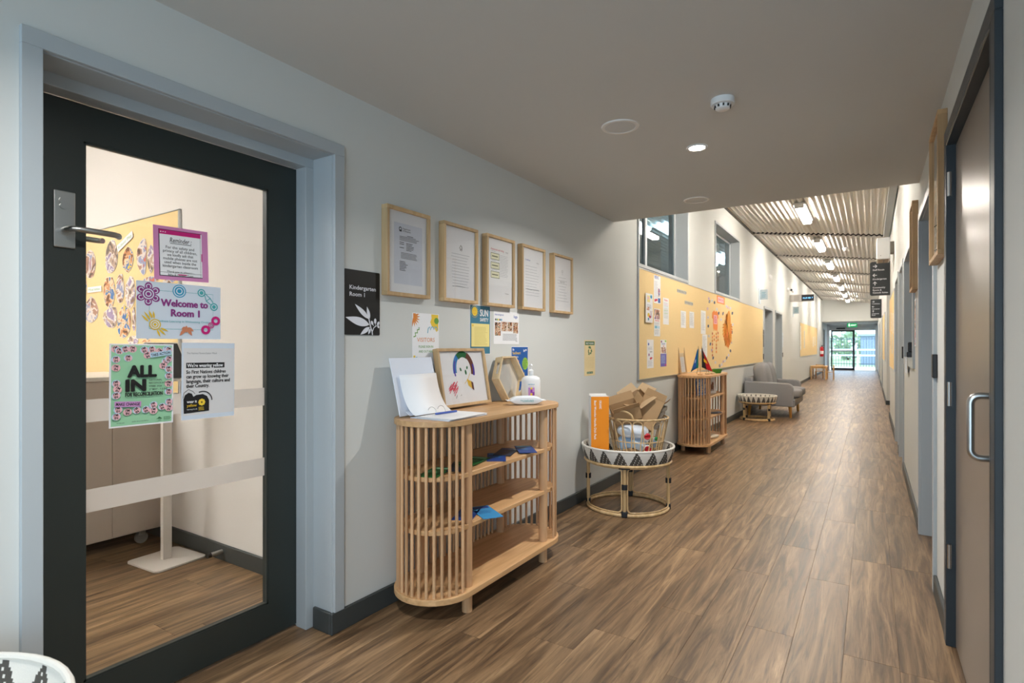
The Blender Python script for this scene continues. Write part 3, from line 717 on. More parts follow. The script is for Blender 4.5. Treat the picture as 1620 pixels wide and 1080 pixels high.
GLZ = glass('picture_glass', (250,250,250), 1.5)
def box_frame(name, origin, right, w, h, dep, label, group, draw, bw=0.018, rake=0.0, wood_m=None, deep=0.010):
    r = placed(name, origin, right)
    if rake: r.matrix_world = r.matrix_world @ Matrix.Rotation(-rake, 4, 'X')
    tag(r, label, 'picture frame', group)
    wm = wood_m or FRAMEWOOD
    for (a,b,c,d) in ((0,w,0,bw),(0,w,h-bw,h),(0,bw,bw,h-bw),(w-bw,w,bw,h-bw)):
        MB().box(a,b,c,d,0,dep).build('rail', wm, r, bevel=0.0015, seg=1)
    zb = dep-deep-0.004
    mt = MB().box(bw*0.6,w-bw*0.6,bw*0.6,h-bw*0.6,zb-0.004,zb).build('mat_board', WHITE, r)
    P = Print(w, h, 100, zb+0.0002); draw(P, 100*h/w); P.build(mt, 'document')
    MB().box(bw*0.7,w-bw*0.7,bw*0.7,h-bw*0.7,dep-deep,dep-deep+0.002).build('glass', GLZ, r)
    return r
BLUEGREY = M('document_tint', (222, 226, 236), 0.6)
RED_INK = M('red_ink', (205, 60, 84), 0.6); BLUE_INK = M('blue_ink', (72, 98, 178), 0.6); OLIVE = M('olive_ink', (92, 98, 60), 0.6); YEL_P = M('pale_yellow_ink', (240,238,206), 0.6)
def doc1(P, H):
    P.rect(19,H*0.14,84,H*0.83,BLUEGREY).ring(33,H*0.765,2.6,1.4,INK).rect(30.5,H*0.735,36,H*0.755,INK).text('Department', 38, H*0.765, 3.6, INK, 0.01, 'LEFT').text('of Education', 38, H*0.74, 3.6, INK, 0.01, 'LEFT')
    P.lines(48,62,H*0.70,1,3,0.9,INK,0); P.lines(31,78,H*0.685,4,2.0,0.9,GREY_INK)
    P.rects([(31,H*z,41,H*z+1) for z in (0.61,0.59,0.55)],INK); P.lines(46,64,H*0.615,6,2.2,0.9,INK,0.5)
    P.lines(34,74,H*0.50,5,2.1,0.9,GREY_INK); P.lines(31,52,H*0.40,7,2.3,0.9,INK,0.5)
def doc2(P, H):
    P.line([(48,H*0.70),(52,H*0.75),(56,H*0.70)],1.2,GREY_INK).rects([(50,H*0.67,51.5,H*0.70),(54,H*0.67,55.5,H*0.70)],INK).ring(52.5,H*0.715,3,0.8,OLIVE)
    for i in range(12): P.rect(24+5*random.random(), H*(0.62-0.038*i), 70+8*random.random(), H*(0.62-0.038*i)+0.7, PALE_INK)
    P.line([(28,H*0.2),(42,H*0.21),(64,H*0.205)],0.7,GREY_INK)
def doc3(P, H):
    P.rect(15,H*0.12,87,H*0.85,M('white_document',(243,243,243),0.6)).text('Assessment and rating', 18, H*0.795, 6, RED_INK, 0.012, 'LEFT', fit=46).text('n q s', 70, H*0.79, 5, GREY_INK, 0.01, 'LEFT')
    for k, z in enumerate((0.66,0.53,0.40)):
        P.rect(18,H*z,48,H*(z+0.095),OLIVE).rect(19,H*z+1,47,H*(z+0.095)-1,YEL_P).rect(22,H*(z+0.04),43,H*(z+0.055),OLIVE)
        P.lines(20,40,H*(z+0.12),1,2,0.7,PALE_INK)
    P.lines(50,80,H*0.74,14,3.2,0.6,PALE_INK,0.2); P.lines(68,82,H*0.2,1,1,0.7,GREY_INK,0)
def doc4(P, H):
    P.text('Certificate', 18, H*0.765, 5, BLUE_INK, 0.01, 'LEFT').text('n q s', 66, H*0.745, 5.5, GREY_INK, 0.012, 'LEFT')
    for i in range(11): P.rect(19, H*(0.68-0.045*i), 80-14*random.random(), H*(0.68-0.045*i)+0.7, PALE_INK)
    P.rect(19,H*0.32,78,H*0.32+1.1,GREY_INK)
def doc5(P, H):
    P.ring(50,H*0.72,3,0.9,GREY_INK).rects([(47,H*0.67,53,H*0.675)],GREY_INK)
    for i in range(9): q = 14+20*random.random(); P.rect(50-q, H*(0.61-0.05*i), 50+q, H*(0.61-0.05*i)+0.8, PALE_INK)
    P.text('Registration', 50, H*0.53, 5, GREY_INK, 0.005)
FZ0, FH, FW = 1.508, 0.437, 0.313
for (y, d, lb) in ((1.918,doc1,'first box frame from the glazed door, holding a printed letter with a crest'),(2.342,doc2,'second box frame from the glazed door, its faint document topped by an emblem'),
                   (2.745,doc3,'middle box frame of the five, its document showing a red heading and three outlined boxes'),(3.149,doc4,'fourth box frame from the glazed door, its document with a small blue heading'),
                   (3.586,doc5,'last box frame of the five, furthest from the glazed door, with a faint centred document')):
    box_frame('framed_document', (XL,y,FZ0), EASTWARD, FW, FH, 0.040, lb, 'timber box frames in a row on the left wall', d)

# posters on the wall
OR = M('print_orange',(228,140,62),0.6); YEL = M('print_yellow',(240,204,62),0.6); GR = M('print_green',(104,160,70),0.6); LB = M('print_light_blue',(120,182,206),0.6); DG = M('print_dark_green',(52,110,66),0.6)
TEAL = M('print_teal',(62,128,156),0.55); CREAM = M('print_cream',(243,228,150),0.6); ROY = M('print_royal_blue',(24,92,170),0.5); LIME = M('print_lime',(150,198,70),0.6)
KRAFT = M('print_beige',(236,216,166),0.65); PINK = M('print_pink',(216,140,190),0.6); MAG = M('print_magenta',(202,24,120),0.6); PURP = M('print_purple',(140,52,128),0.6); MINT = M('print_mint',(158,212,172),0.6)
TURQ = M('print_turquoise',(40,150,190),0.6); TEALG = M('print_teal_green',(70,168,172),0.6); GOLD = M('print_gold',(230,190,50),0.6); BROWN = M('print_brown',(206,130,96),0.6); LPINK = M('print_light_pink',(240,190,196),0.6); LILAC = M('print_lilac',(206,150,206),0.6); PALEB = M('paper_pale_blue',(214,224,236),0.55); SKYB = M('print_pale_sky',(190,220,240),0.6); LGREY = M('paper_light_grey',(222,220,220),0.6)
PHO = photo_mat('printed_photo', [(30,26,24),(120,70,40),(206,150,110),(226,206,186),(70,80,40),(190,60,50)], 38.0)
A4W, A4H = 0.210, 0.297
s = sheet('poster', 'white poster headed VISITORS with colourful corner shapes, above the slatted shelf', 'poster', (XL+0.0005,2.133,1.137), EASTWARD, A4W, A4H, WHITE)
P = Print(A4W, A4H); H = 141
for i in range(9):
    t = -PI/2*0.95 + PI*0.95*i/8 - 0.25; P.leaf(4,130,4+24*math.cos(t),130+24*math.sin(t) if 130+24*math.sin(t) < 140 else 140,2.2,OR,6)
P.poly([(3,121),(12,124),(15,131),(12,140),(3,140)],OR)
P.poly([(70,140),(97,140),(97,100),(90,96),(84,104),(72,110),(66,120),(71,130)],YEL).ell(90,124,9,8,GR).line([(56,92),(58,104),(64,108),(67,100),(70,107),(76,109),(80,102),(83,108),(90,108),(94,100)],3,LB)
P.line([(4,82),(12,84),(10,92),(18,92),(18,100),(24,100),(24,106)],3,GR)
P.text('VISITORS', 50, 70, 15, OR, -0.004, fit=66).text('PLEASE SIGN IN', 50, 55, 8.5, GR, fit=54).text('AND OUT HERE', 50, 43, 8.5, GR, fit=54)
for t in (0.9,1.3,1.7,2.1): P.leaf(92,34,92+14*math.cos(t),34+14*math.sin(t),1.7,DG,6)
P.poly([(4,4),(28,4),(26,12),(18,14),(18,24),(10,26),(10,36),(4,36)],YEL).line([(8,30),(16,32),(18,22),(26,28),(30,18),(38,22),(40,14)],2.2,LB)
P.build(s)
s = sheet('poster', 'teal poster headed SUN SAFETY with a smiling sun, under the framed documents', 'poster', (XL+0.0005,2.622,1.212), EASTWARD, A4W, A4H, WHITE)
P = Print(A4W, A4H); P.rect(1.5,1.5,98.5,139.5,TEAL)
for i in range(20): t = 2*PI*i/20; P.line([(22+15*math.cos(t),122+15*math.sin(t)),(22+18.5*math.cos(t),122+18.5*math.sin(t))],1.6,YEL)
P.ell(22,122,13,13,YEL).line([(16,118),(20,115.5),(25,115.5),(28,118)],1.1,OR).ell(18,124,1.1,1.4,OR).ell(26,124,1.1,1.4,OR)
P.text('SUN',68,110,28,WHITE,0.01,fit=40,heavy=0.015).text('SAFETY',68,95,14,WHITE,0.02,fit=42)
P.rect(6,22,94,88,CREAM).ell(13,82,3.2,3.2,YEL).lines(20,84,78,15,3.6,0.9,M('faded_yellow_ink',(206,188,110),0.6),0.2)
P.build(s)
s = sheet('poster', 'white landscape notice with a strip of small photographs, under the framed documents', 'notice', (XL+0.0005,2.869,1.275), EASTWARD, 0.297, 0.210, WHITE)
P = Print(0.297, 0.210); H = 70.7
P.text('Acknowledgement',4,61,5.5,BLUE_INK,0.01,'LEFT',fit=34).text('logo',78,58,9,BLUE_INK,0.02,'LEFT')
for i,c in enumerate((INK,GR,YEL,INK,TURQ)): P.ell(7+5.5*i,52,2.2,2.4,c,0,12)
P.rects([(4,18,26,46),(29,28,50,48),(53,28,73,48),(76,24,96,48)],PHO); P.lines(34,92,22,6,2.6,0.8,GREY_INK,0.2).text('n s',86,5,6,GREY_INK,0.01,'LEFT')
P.build(s)
s = sheet('poster', 'royal blue leaflet with a lime green circle, behind the pump bottle', 'poster', (XL+0.0005,3.073,0.962), EASTWARD, A4W, A4H, WHITE)
P = Print(A4W, A4H); P.rect(1,1,99,140,ROY).text('Be',6,129,10,WHITE,0.02,'LEFT').text('SunSmart',6,117,12,YEL,0.02,'LEFT',fit=48).text('at daycare',6,106,10,WHITE,0.01,'LEFT',fit=34)
P.text('slip slop slap',6,94,8,OR,0.02,'LEFT',fit=40).ell(82,86,18,20,LIME).lines(68,94,98,7,4,1.2,DG,0.3).text('logo',72,124,12,WHITE,0.03,'LEFT',rot=0.2).lines(6,58,82,8,7,2,SKYB,0.3).rects([(8,60,16,64)],YEL).text('$10',64,52,9,YEL,0.02,'LEFT')
P.build(s)
s = sheet('poster', 'beige recycling notice with green arrows, on the wall above the rattan table', 'notice', (XL+0.0005,4.182,1.015), EASTWARD, A4W, A4H, KRAFT)
P = Print(A4W, A4H); P.rect(6,122,94,137,DG).text('RECYCLING',50,126,9,WHITE,0.02,fit=70)
for k in range(3):
    t = PI/2 + 2*PI*k/3; c, q = math.cos(t), math.sin(t); f = lambda x, y: (50+18*(c*x-q*y)*0.9, 100+18*(q*x+c*y)*0.9)
    P.poly([f(0.5,-0.75),f(1.05,-0.35),f(1.0,0.3),f(1.35,0.35),f(0.75,0.85),f(0.3,0.2),f(0.62,0.25),f(0.62,-0.15),f(0.3,-0.4)],DG)
P.lines(8,92,72,9,5,0.8,M('kraft_ink',(206,186,130),0.6),0.1).rect(22,8,78,16,DG).text('PLEASE USE',50,10,5,WHITE,0.01,fit=46)
P.build(s)

# posters stuck on the glass of the door
GX = -2.1955
def glass_rect(tl, tr, bl, br):
    a = [on_x(p[0],p[1],GX) for p in (tl,tr,bl,br)]
    return (a[0][0]+a[2][0])/2, (a[1][0]+a[3][0])/2, (a[2][1]+a[3][1])/2, (a[0][1]+a[1][1])/2, math.atan2(a[3][1]-a[2][1], a[3][0]-a[2][0])
y0,y1,z0,z1,t = glass_rect((245,357),(331,368),(243,443),(329,447))
s = sheet('poster', 'pink framed reminder notice, topmost sheet on the glazed door', 'notice', (GX,y0,z0), EASTWARD, y1-y0, z1-z0, PINK, tilt=t*0.5, curl=0.0)
P = Print(y1-y0, z1-z0); H = 100*(z1-z0)/(y1-y0)
P.rect(9,7,88,H-6,INK).rect(10.5,8.5,88,H-7,WHITE).rect(10,H-15,86,H-7,MAG)
for x in (13,17,21): P.ell(x,H-11,1,1,WHITE,0,10)
P.text('Reminder :',48,H-29,13,INK,0.008,fit=40,shear=0.2).rect(29,H-31.5,68,H-30.5,INK)
for i,tx in enumerate(('For the safety and','privacy of all children,','we kindly ask that','mobile phones are not','used when inside the','kindergarten classroom')):
    P.text(tx,47,H-41-7*i,7.4,INK,0.005,fit=(52,62,48,62,58,64)[i])
P.text('Thank you in advance -',47,H-86,5.6,INK,0.0,fit=50).text('Bilby & Quokka Team',47,H-92,5.6,INK,0.0,fit=46).rect(86.5,H-60,88.2,H-45,MAG).rect(42,10,58,12,MAG).rect(10.5,14,86,14.5,INK).rect(84.6,8.5,85,H-15,INK)
P.build(s)
y0,y1,z0,z1,t = glass_rect((215,444),(349,454),(215,535),(348,537))
s = sheet('poster', 'pale blue sheet reading Welcome to Room 1, on the glazed door', 'poster', (GX+0.0012,y0,z0), EASTWARD, y1-y0, z1-z0, PALEB, tilt=0.0)
P = Print(y1-y0, z1-z0); H = 100*(z1-z0)/(y1-y0)
P.line([(14,12),(14,H-10),(90,H-10),(90,12),(14,12)],0.5,TEALG)
for k in range(6):
    t = 2*PI*k/6+0.5; P.ell(13+9*math.cos(t),H-15+9*math.sin(t),4.2,5,PURP,t+PI/2,14).ring(13+9*math.cos(t),H-15+9*math.sin(t),2.4,1.0,PALEB,12)
P.ell(13,H-15,7.5,7.5,PURP)
for r_ in (5.6,2.8): P.ring(13,H-15,r_,1.2,PALEB)
P.ell(48,H-9,8,8,TURQ)
for r_ in (6.2,3.2): P.ring(48,H-9,r_,1.2,PALEB)
for (x,y) in ((75,H-9),(91,H-26)):
    P.ell(x,y,5,5,TEALG)
    for r_ in (3.0,): P.ring(x,y,r_,1.0,PALEB)
P.line([(79,H-12),(81,H-19),(88,H-24)],1.0,TEALG).line([(80,H-10),(86,H-15),(90,H-21)],1.0,TEALG).line([(81,H-19),(86,H-15)],0.8,TEALG)
P.text('Welcome to',55,H*0.585,12,PURP,0.01,fit=56,heavy=0.035).text('Room 1',56,H*0.41,12,PURP,0.01,fit=34,heavy=0.035).text('Kindness Learning in Welcoming Circles',53,H*0.30,3.6,TEALG,0,fit=64)
P.ell(20,17,6.5,6.5,GOLD)
for r_ in (4.6,2.2): P.ring(20,17,r_,1.1,PALEB)
for (a,b,c,d) in ((15,22,8,32),(17,24,13,34),(19,24,18,33),(13,20,5,28),(24,12,32,4),(22,11,26,2),(26,13,35,9)): P.leaf(a,b,c,d,1.1,GOLD,6)
for (a,b,c,d) in ((56,14,48,4),(56,14,50,12),(57,14,63,4),(57,14,65,10),(56,8,56,17)): P.leaf(a,b,c,d,2.2,BROWN,8)
for (x,y) in ((80,12),(93,24)): P.ring(x,y,4.2,3.2,MAG)
P.ring(87,18,3.4,1.0,MAG).ring(87,18,1.6,0.8,MAG)
P.build(s)
y0,y1,z0,z1,t = glass_rect((174,543),(274,544),(170,677),(273,668))
s = sheet('poster', 'mint green poster reading ALL IN FOR RECONCILIATION, on the glazed door', 'poster', (GX,y0,z0), EASTWARD, y1-y0, z1-z0, WHITE, tilt=t*0.3)
P = Print(y1-y0, z1-z0); H = 100*(z1-z0)/(y1-y0)
P.rect(2.5,2.5,97.5,H-2.5,MINT)
spots = [(6,H-8,0.3),(14,H-12,-0.2),(23,H-6,0.4),(34,H-9,0),(52,H-10,0.5),(64,H-9,0.3),(76,H-13,-0.5),(88,H-7,0.1),(95,H-10,-0.2),(57,H-19,0.6),(6,H-26,0.2),(27,H-24,0.1),(7,H-40,-0.1),(86,H-30,0.2),(93,H-26,-0.3),(82,H-38,0.1),(94,H-44,0.3),(92,H-56,0.2),(94,H-70,-0.2),(96,H-84,0.1),(5,H-66,0.3),(11,H-76,-0.5),(5,H-86,0.3),(12,30,0.2),(26,25,0),(40,27,0.7),(54,27,0.6),(66,24,0),(66,34,0.4),(80,30,0.5),(92,27,-0.2),(95,38,0.2),(6,19,0.1)]
for i,(x,y,a) in enumerate(spots):
    x = min(max(x,9),91); y = min(max(y,9),H-9)
    P.ell(x,y,6.8,6,SKYB if i % 3 else LPINK,a,12).ell(x+0.6,y-0.4,5.6,5.2,LPINK,a,10).text("I'M",x-0.5*math.sin(a),y+0.6,5.4,INK,0.035,rot=a).text('IN',x+2.5*math.sin(a),y-4.2,5.4,INK,0.035,rot=a)
P.text('ALL',48,H*0.60,27,INK,0.02,fit=44,heavy=0.045).text('IN',38,H*0.43,27,INK,0.02,fit=30,heavy=0.045).text('FOR RECONCILIATION',51,H*0.365,9,INK,0.01,fit=58,heavy=0.03)
for i,tx in enumerate(('NATIONAL','RECONCILIATION','WEEK 2026','27 MAY - 3 JUNE')): P.text(tx,58,H*0.545-5.4*i,4.2,INK,0.01,'LEFT')
c_,q_ = math.cos(0.2),math.sin(0.2)
def band(x,y,w_,h_,a,m,tx,sz):
    c,q = math.cos(a),math.sin(a); P.poly([(x+c*u-q*v,y+q*u+c*v) for u,v in ((-w_/2,-h_/2),(w_/2,-h_/2),(w_/2,h_/2),(-w_/2,h_/2))],m); P.text(tx,x+q*sz*0.35,y-c*sz*0.35,sz,INK,0.03,rot=a,fit=w_*0.9)
band(77,H-17,35,8,0.16,SKYB,'TAKE ACTION',6.5); band(26,H*0.275,40,9,-0.06,LILAC,'MAKE CHANGE',7)
P.text('reconciliation.example',9,7,2.6,INK,0,'LEFT',fit=12).text('#allin #reconciliation',32,7.5,2.6,INK,0,'LEFT',fit=26).poly([(70,9),(75,13),(80,9)],DG).lines(82,94,12,3,2,0.8,DG,0.2)
P.build(s)
y0,y1,z0,z1,t = glass_rect((285,541),(370,543),(288,664),(370,657))
s = sheet('poster', 'grey and white notice reading We are wearing yellow, on the glazed door', 'notice', (GX+0.0005,y0,z0), EASTWARD, y1-y0, z1-z0, PALEB, tilt=t*0.3)
P = Print(y1-y0, z1-z0); H = 100*(z1-z0)/(y1-y0)
P.rect(3,8,99,H-10,LGREY).text('This National Reconciliation Week',9,H-21,5,GREY_INK,0,'LEFT',fit=56)
P.rect(8,H-47,80,H-37,INK).text("We're wearing yellow",10,H-45,9,WHITE,0.01,'LEFT',fit=67,heavy=0.015)
for i,tx in enumerate(('So First Nations children','can grow up knowing their','language, their culture and','their Country.')): P.text(tx,8,H-57-8.6*i,9.2,INK,0.01,'LEFT',fit=(74,80,82,42)[i],heavy=0.02)
P.poly([(4,12),(50,14),(50,34),(46,42),(38,46),(26,45),(21,42),(18,48),(12,50),(6,46),(3,38)],INK).line([(2,40),(4,50),(12,56),(20,52),(24,47)],0.8,INK)
for i in range(16): t = PI*0.62-1.9*i/15; P.ell(38+17*math.cos(t),34+17*math.sin(t),1.2,1.2,INK,0,8)
for i in range(8): t = 2*PI*i/8; P.ell(36+4*math.cos(t),31+4*math.sin(t),2.6,2.6,YEL,0,10)
P.text('wear it',9,31,7,WHITE,0.02,'LEFT',fit=18).text('yellow',9,24,7,GOLD,0.02,'LEFT',fit=18).text('learning for all',9,18,3.4,WHITE,0,'LEFT',fit=18).lines(30,42,22,3,2.4,0.8,YEL,0.2)
P.build(s)

# ================================================================== SLATTED SHELVES
CX, CY0, CL, CR = -1.77, 2.07, 0.83, 0.20       # stadium: centre line, first centre, centre distance, radius
def stadium(r, l=CL, n=18):
    p = [(r*math.cos(t), r*math.sin(t)) for t in [PI + PI*i/n for i in range(n+1)]]
    return p + [(r*math.cos(t), l + r*math.sin(t)) for t in [PI*i/n for i in range(n+1)]]
slat_mesh = MB().cyl((0,0,0),(0,0,0.781),0.0078,10).mesh('slat', OAK_Z, smooth=True)
def slatted_shelf(label):
    r = empty('slatted_shelf', (CX, CY0, 0)); tag(r, label, 'shelf', 'slatted oak shelves along the left wall')
    MB().prism(stadium(CR), 0.894, 0.920).build('top', OAK_Y, r, bevel=0.003)
    MB().prism(stadium(CR), 0.092, 0.120).build('base_plate', OAK_Y, r, bevel=0.003)
    for z in (0.642, 0.398): MB().prism(stadium(CR-0.030), z, z+0.022).build('shelf_board', OAK_Y, r, bevel=0.002, seg=1)
    for (x, y) in ((0.150,0.05),(0.150,CL-0.05),(-0.150,0.05),(-0.150,CL-0.05)):
        MB().cyl((x,y,0),(x,y,0.095),0.025,20).cyl((x,y,0.118),(x,y,0.896),0.025,20).build('post', OAK_Z, r, smooth=True)
    pts = []; q = CR-0.018
    for i in range(16):
        t = PI + PI*(i+0.35)/16; pts.append((q*math.cos(t), q*math.sin(t)))
    for i in range(22): pts.append((-q, CL*(i+0.5)/22))
    for i in range(16): t = PI*(i+0.65)/16; pts.append((q*math.cos(t), CL+q*math.sin(t)))
    for (x, y) in pts:
        if min(math.hypot(x-a, y-b) for a,b in ((0.15,0.05),(0.15,CL-0.05),(-0.15,0.05),(-0.15,CL-0.05))) < 0.034: continue
        o = bpy.data.objects.new('slat', slat_mesh); COL.objects.link(o); o.parent = r; o.location = (x, y, 0.117); o.rotation_euler = (0,0,random.random()*6)
    return r
cab = slatted_shelf('large rounded slatted oak shelf below the framed documents')
cab2 = copy_tree(cab); cab2.location = (CX, 6.77, 0); cab2['label'] = 'rounded slatted oak shelf under the long pinboard, with small flags on top'
CT = 0.920

# ---- things on the near shelf
BINDER = M('binder_vinyl', (222, 228, 240), 0.35)
r = empty('ring_binder', (CX-0.03, 2.05, CT)); tag(r, 'open white ring binder with sign-in sheets, its cover leaning on the wall', 'binder')
# lying half, upright half against the wall
MB().obox((0.085,0.055,0.0025),(0.235,0.30,0.004),(0,0,0.0)).build('lower_cover', BINDER, r, bevel=0.001, seg=1)
MB().obox((-0.045,0.055,0.020),(0.030,0.30,0.004),(0,0.55,0)).build('spine', BINDER, r)
MB().obox((-0.108,0.03,0.145),(0.004,0.305,0.285),(0,-0.25,0.0)).build('upper_cover', BINDER, r, bevel=0.001, seg=1)
for k in range(4):
    mb = MB(); z = 0.0065+0.0012*k; mb.obox((0.10+0.002*k,0.055+0.003*k,z),(0.205,0.285,0.0008),(0,0,0.02*k)); mb.build('page', WHITE, r)
P = Print(0.205, 0.285); P.rects([(8,26+8*i,92,26.6+8*i) for i in range(12)],PALE_INK).rect(6,124,80,128,BLUE_INK).text('Sign in',8,130,8,INK,0.01,'LEFT')
o = P.build(r, 'sign_in_print'); o.matrix_local = Matrix.Translation((0.2025,-0.0875,0.0108)) @ Matrix.Rotation(PI/2, 4, 'Z')
mb = MB(); vs = []; fs = []                       # page curling up onto the cover
for i in range(11):
    t = i/10; x = -0.004-0.104*t-0.014*math.sin(PI*t); z = 0.012+0.19*t**1.5
    vs += [(x,-0.09,z),(x,0.18,z)]
for i in range(10): fs.append((2*i,2*i+2,2*i+3,2*i+1))
o = mb.add(vs,fs).build('curled_page', WHITE, r, smooth=True); o.modifiers.new('thickness','SOLIDIFY').thickness = 0.0008
for y in (0.03, 0.10):
    MB().tube([(-0.005+0.026*math.cos(t),y,0.016+0.028*math.sin(t)) for t in [PI*1.08*i/14-0.1 for i in range(15)]],0.0016,6).build('ring', STEEL, r, smooth=True)
o = MB().cyl((0.045,0.0,0.017),(0.055,0.145,0.017),0.005,10).build('pen', BLUE_INK); o.location = (CX-0.03,2.05,CT-0.0005)
tag(o, 'blue pen lying across the open binder', 'pen')

def drawing(P, H):
    sw = lambda pts, w_, m: P.line(pts, w_, m)
    hx, hy = 52, H*0.62
    arc = lambda a0,a1,rx,ry: [(hx+rx*math.cos(a0+(a1-a0)*i/14), hy+ry*math.sin(a0+(a1-a0)*i/14)) for i in range(15)]
    PB = M('paint_blue',(38,122,190),0.7); PG = M('paint_green',(34,110,58),0.7); PBR = M('paint_brown',(112,62,44),0.7); PV = M('paint_violet',(70,50,170),0.7); PR = M('crayon_red',(226,84,104),0.8); PY = M('crayon_yellow',(232,190,70),0.8)
    sw(arc(3.3,2.1,19,22),7.0,PB); sw(arc(2.2,1.0,18,21),8.0,PG); sw(arc(1.1,-0.3,19,22),8.0,PBR); sw(arc(0.35,-0.35,21,22),3.0,PV); sw(arc(3.5,2.5,20,21),2.5,PV)
    sw([(50,hy-18),(58,hy-12),(64,hy-4)],0.8,PY)
    P.ell(45,hy+1,1.6,2.6,PG,0.4,12).ell(55,hy-3,1.8,3.4,PG,0.1,12).ell(59,hy+3,1.5,2.4,PG,-0.4,12)
    for i in range(9): sw([(58+1.2*i,H*0.34-0.8*i),(56+1.4*i,H*0.46-0.6*i)],1.3,PY if i < 6 else PBR)
    for i in range(22):
        t = 6.28*random.random(); q = 9*random.random(); sw([(28+q*math.cos(t)-4,H*0.32+q*math.sin(t)-2),(28+q*math.cos(t)+5*random.random(),H*0.32+q*math.sin(t)+5*random.random())],1.1,PR)
    sw([(28,H*0.14),(31,H*0.20)],0.6,INK)
    sw([(38,H*0.18),(40,H*0.20)],0.5,INK)
r = box_frame('framed_drawing', (-1.914, 2.27, CT+0.0065), EASTWARD, 0.43, 0.322, 0.034, "timber box frame with a child's painted face, leaning on the near shelf top", None, drawing, bw=0.016, rake=0.17)

# hexagonal mirror tray
PINE = wood('pale_plywood', (226, 202, 164), (208, 180, 138), 'Y', rough=0.55)
r = placed('hexagonal_tray', (-1.945, 2.945, CT+0.137), EASTWARD); r.matrix_world = r.matrix_world @ Matrix.Rotation(-0.17, 4, 'X'); tag(r, 'hexagonal pale wooden tray with a mirror base, propped up behind the pump bottle', 'tray')
R6 = 0.155; hexa = lambda q: [(q*math.cos(PI/3*k), q*math.sin(PI/3*k)) for k in range(6)]
o_, i_ = hexa(R6), hexa(R6-0.011)
MB().prism(hexa(R6-0.004), 0.0, 0.006).build('mirror_base', M('mirror_acrylic', (226,222,214), 0.08, metal=0.45), r)
for k in range(6):
    k2 = (k+1) % 6; q = [o_[k], o_[k2], i_[k2], i_[k]]
    mb = MB()
    if k in (2, 5):     # sides with a hand hole
        lerp = lambda p, s_, t: (p[0]+(s_[0]-p[0])*t, p[1]+(s_[1]-p[1])*t)
        cuts = [0,0.22,0.78,1]
        for u in range(3):
            seg = [lerp(o_[k],o_[k2],cuts[u]),lerp(o_[k],o_[k2],cuts[u+1]),lerp(i_[k],i_[k2],cuts[u+1]),lerp(i_[k],i_[k2],cuts[u])]
            if u == 1: mb.prism(seg,0,0.018); mb.prism(seg,0.040,0.052)
            else: mb.prism(seg,0,0.052)
    else: mb.prism(q,0,0.052)
    mb.build('side', PINE, r)

# pump bottle
r = empty('pump_bottle', (-1.80, 3.015, CT), math.radians(-54)); tag(r, 'white pump bottle of hand sanitiser with a purple and yellow H label', 'bottle')
body_ = MB().lathe([(0.0,0),(0.057,0),(0.060,0.004),(0.060,0.125),(0.055,0.142),(0.036,0.154),(0.016,0.158),(0.014,0.166),(0,0.166)], 32, sy=1.0, sx=0.60).build('body', WHITE_PL, r, smooth=True)
MB().lathe([(0,0.164),(0.017,0.164),(0.017,0.188),(0.010,0.194),(0.006,0.196),(0.006,0.216),(0,0.216)], 20).build('collar', WHITE_PL, r, smooth=True)
MB().tube([(0,0,0.214),(0.002,0,0.223),(0.010,0,0.226),(0.034,0,0.224),(0.040,0,0.218)],0.0055,10).lathe([(0,0.216),(0.011,0.216),(0.011,0.224),(0.006,0.229),(0,0.229)],16).build('pump_head', WHITE_PL, r, smooth=True)
P = Print(0.075, 0.11, 100, 0.0006); LV = M('label_violet',(146,60,170),0.5); LM = M('label_mauve',(196,140,206),0.5)
P.text('sanitizer',50,150,13,TURQ,0.02,fit=56).text('hand rub',50,136,9,LM,0.01,fit=40)
P.rect(24,62,42,128,LM).rect(58,62,76,128,LM).rect(42,112,58,128,YEL).rect(42,82,58,112,LV).rect(42,62,58,80,YEL).rect(58,62,76,90,LV).text('500 ml',50,44,10,SKYB,0,fit=30)
o = P.build(body_, 'label'); o.matrix_local = Matrix.Translation((0.0362,-0.0375,-0.012)) @ basis((0,0,0),(0,1,0),(0,0,1))
for v in o.data.vertices:      # wrap the label round the bottle
    yy = v.co.x-0.0375; v.co.z += 0.0362*math.sqrt(max(0,1-(yy/0.0602)**2))-0.0362
# wipes packet
r = empty('wipes_packet', (-1.695, 2.78, CT), math.radians(42)); tag(r, 'soft white wipes packet lying in front of the pump bottle', 'packet')
mb = MB(); n = 20; vs = []; fs = []
for i in range(n+1):
    u = -1+2*i/n; wz = 0.026*(1-abs(u)**4)+0.0006; wy_ = 0.042*(1-0.12*abs(u)**6)
    for t in range(12):
        a_ = 2*PI*t/12; sg = lambda v: math.copysign(abs(v)**0.6, v)
        vs.append((u*0.098, wy_*sg(math.cos(a_)), 0.0265+wz*sg(math.sin(a_))))
for i in range(n):
    for t in range(12): fs.append((i*12+t, i*12+(t+1)%12, (i+1)*12+(t+1)%12, (i+1)*12+t))
fs += [tuple(range(11,-1,-1)), tuple(range(n*12,n*12+12))]
mb.add(vs,fs).build('pouch', M('white_film_pouch',(236,240,244),0.25), r, smooth=True)
for s_ in (-1,1): MB().box(s_*0.105-0.010,s_*0.105+0.010,-0.038,0.038,0.0255,0.0275).build('crimped_end', WHITE_PL, r)
P = Print(0.13,0.03,100,0.0); P.text('nice touch wipes',50,12,9,TEALG,0.01,fit=60).line([(30,8),(60,9),(80,8)],1.5,TEALG)
o = P.build(r,'print'); o.matrix_local = basis((-0.065,-0.0428,0.010),(1,0,0),(0,0,1))

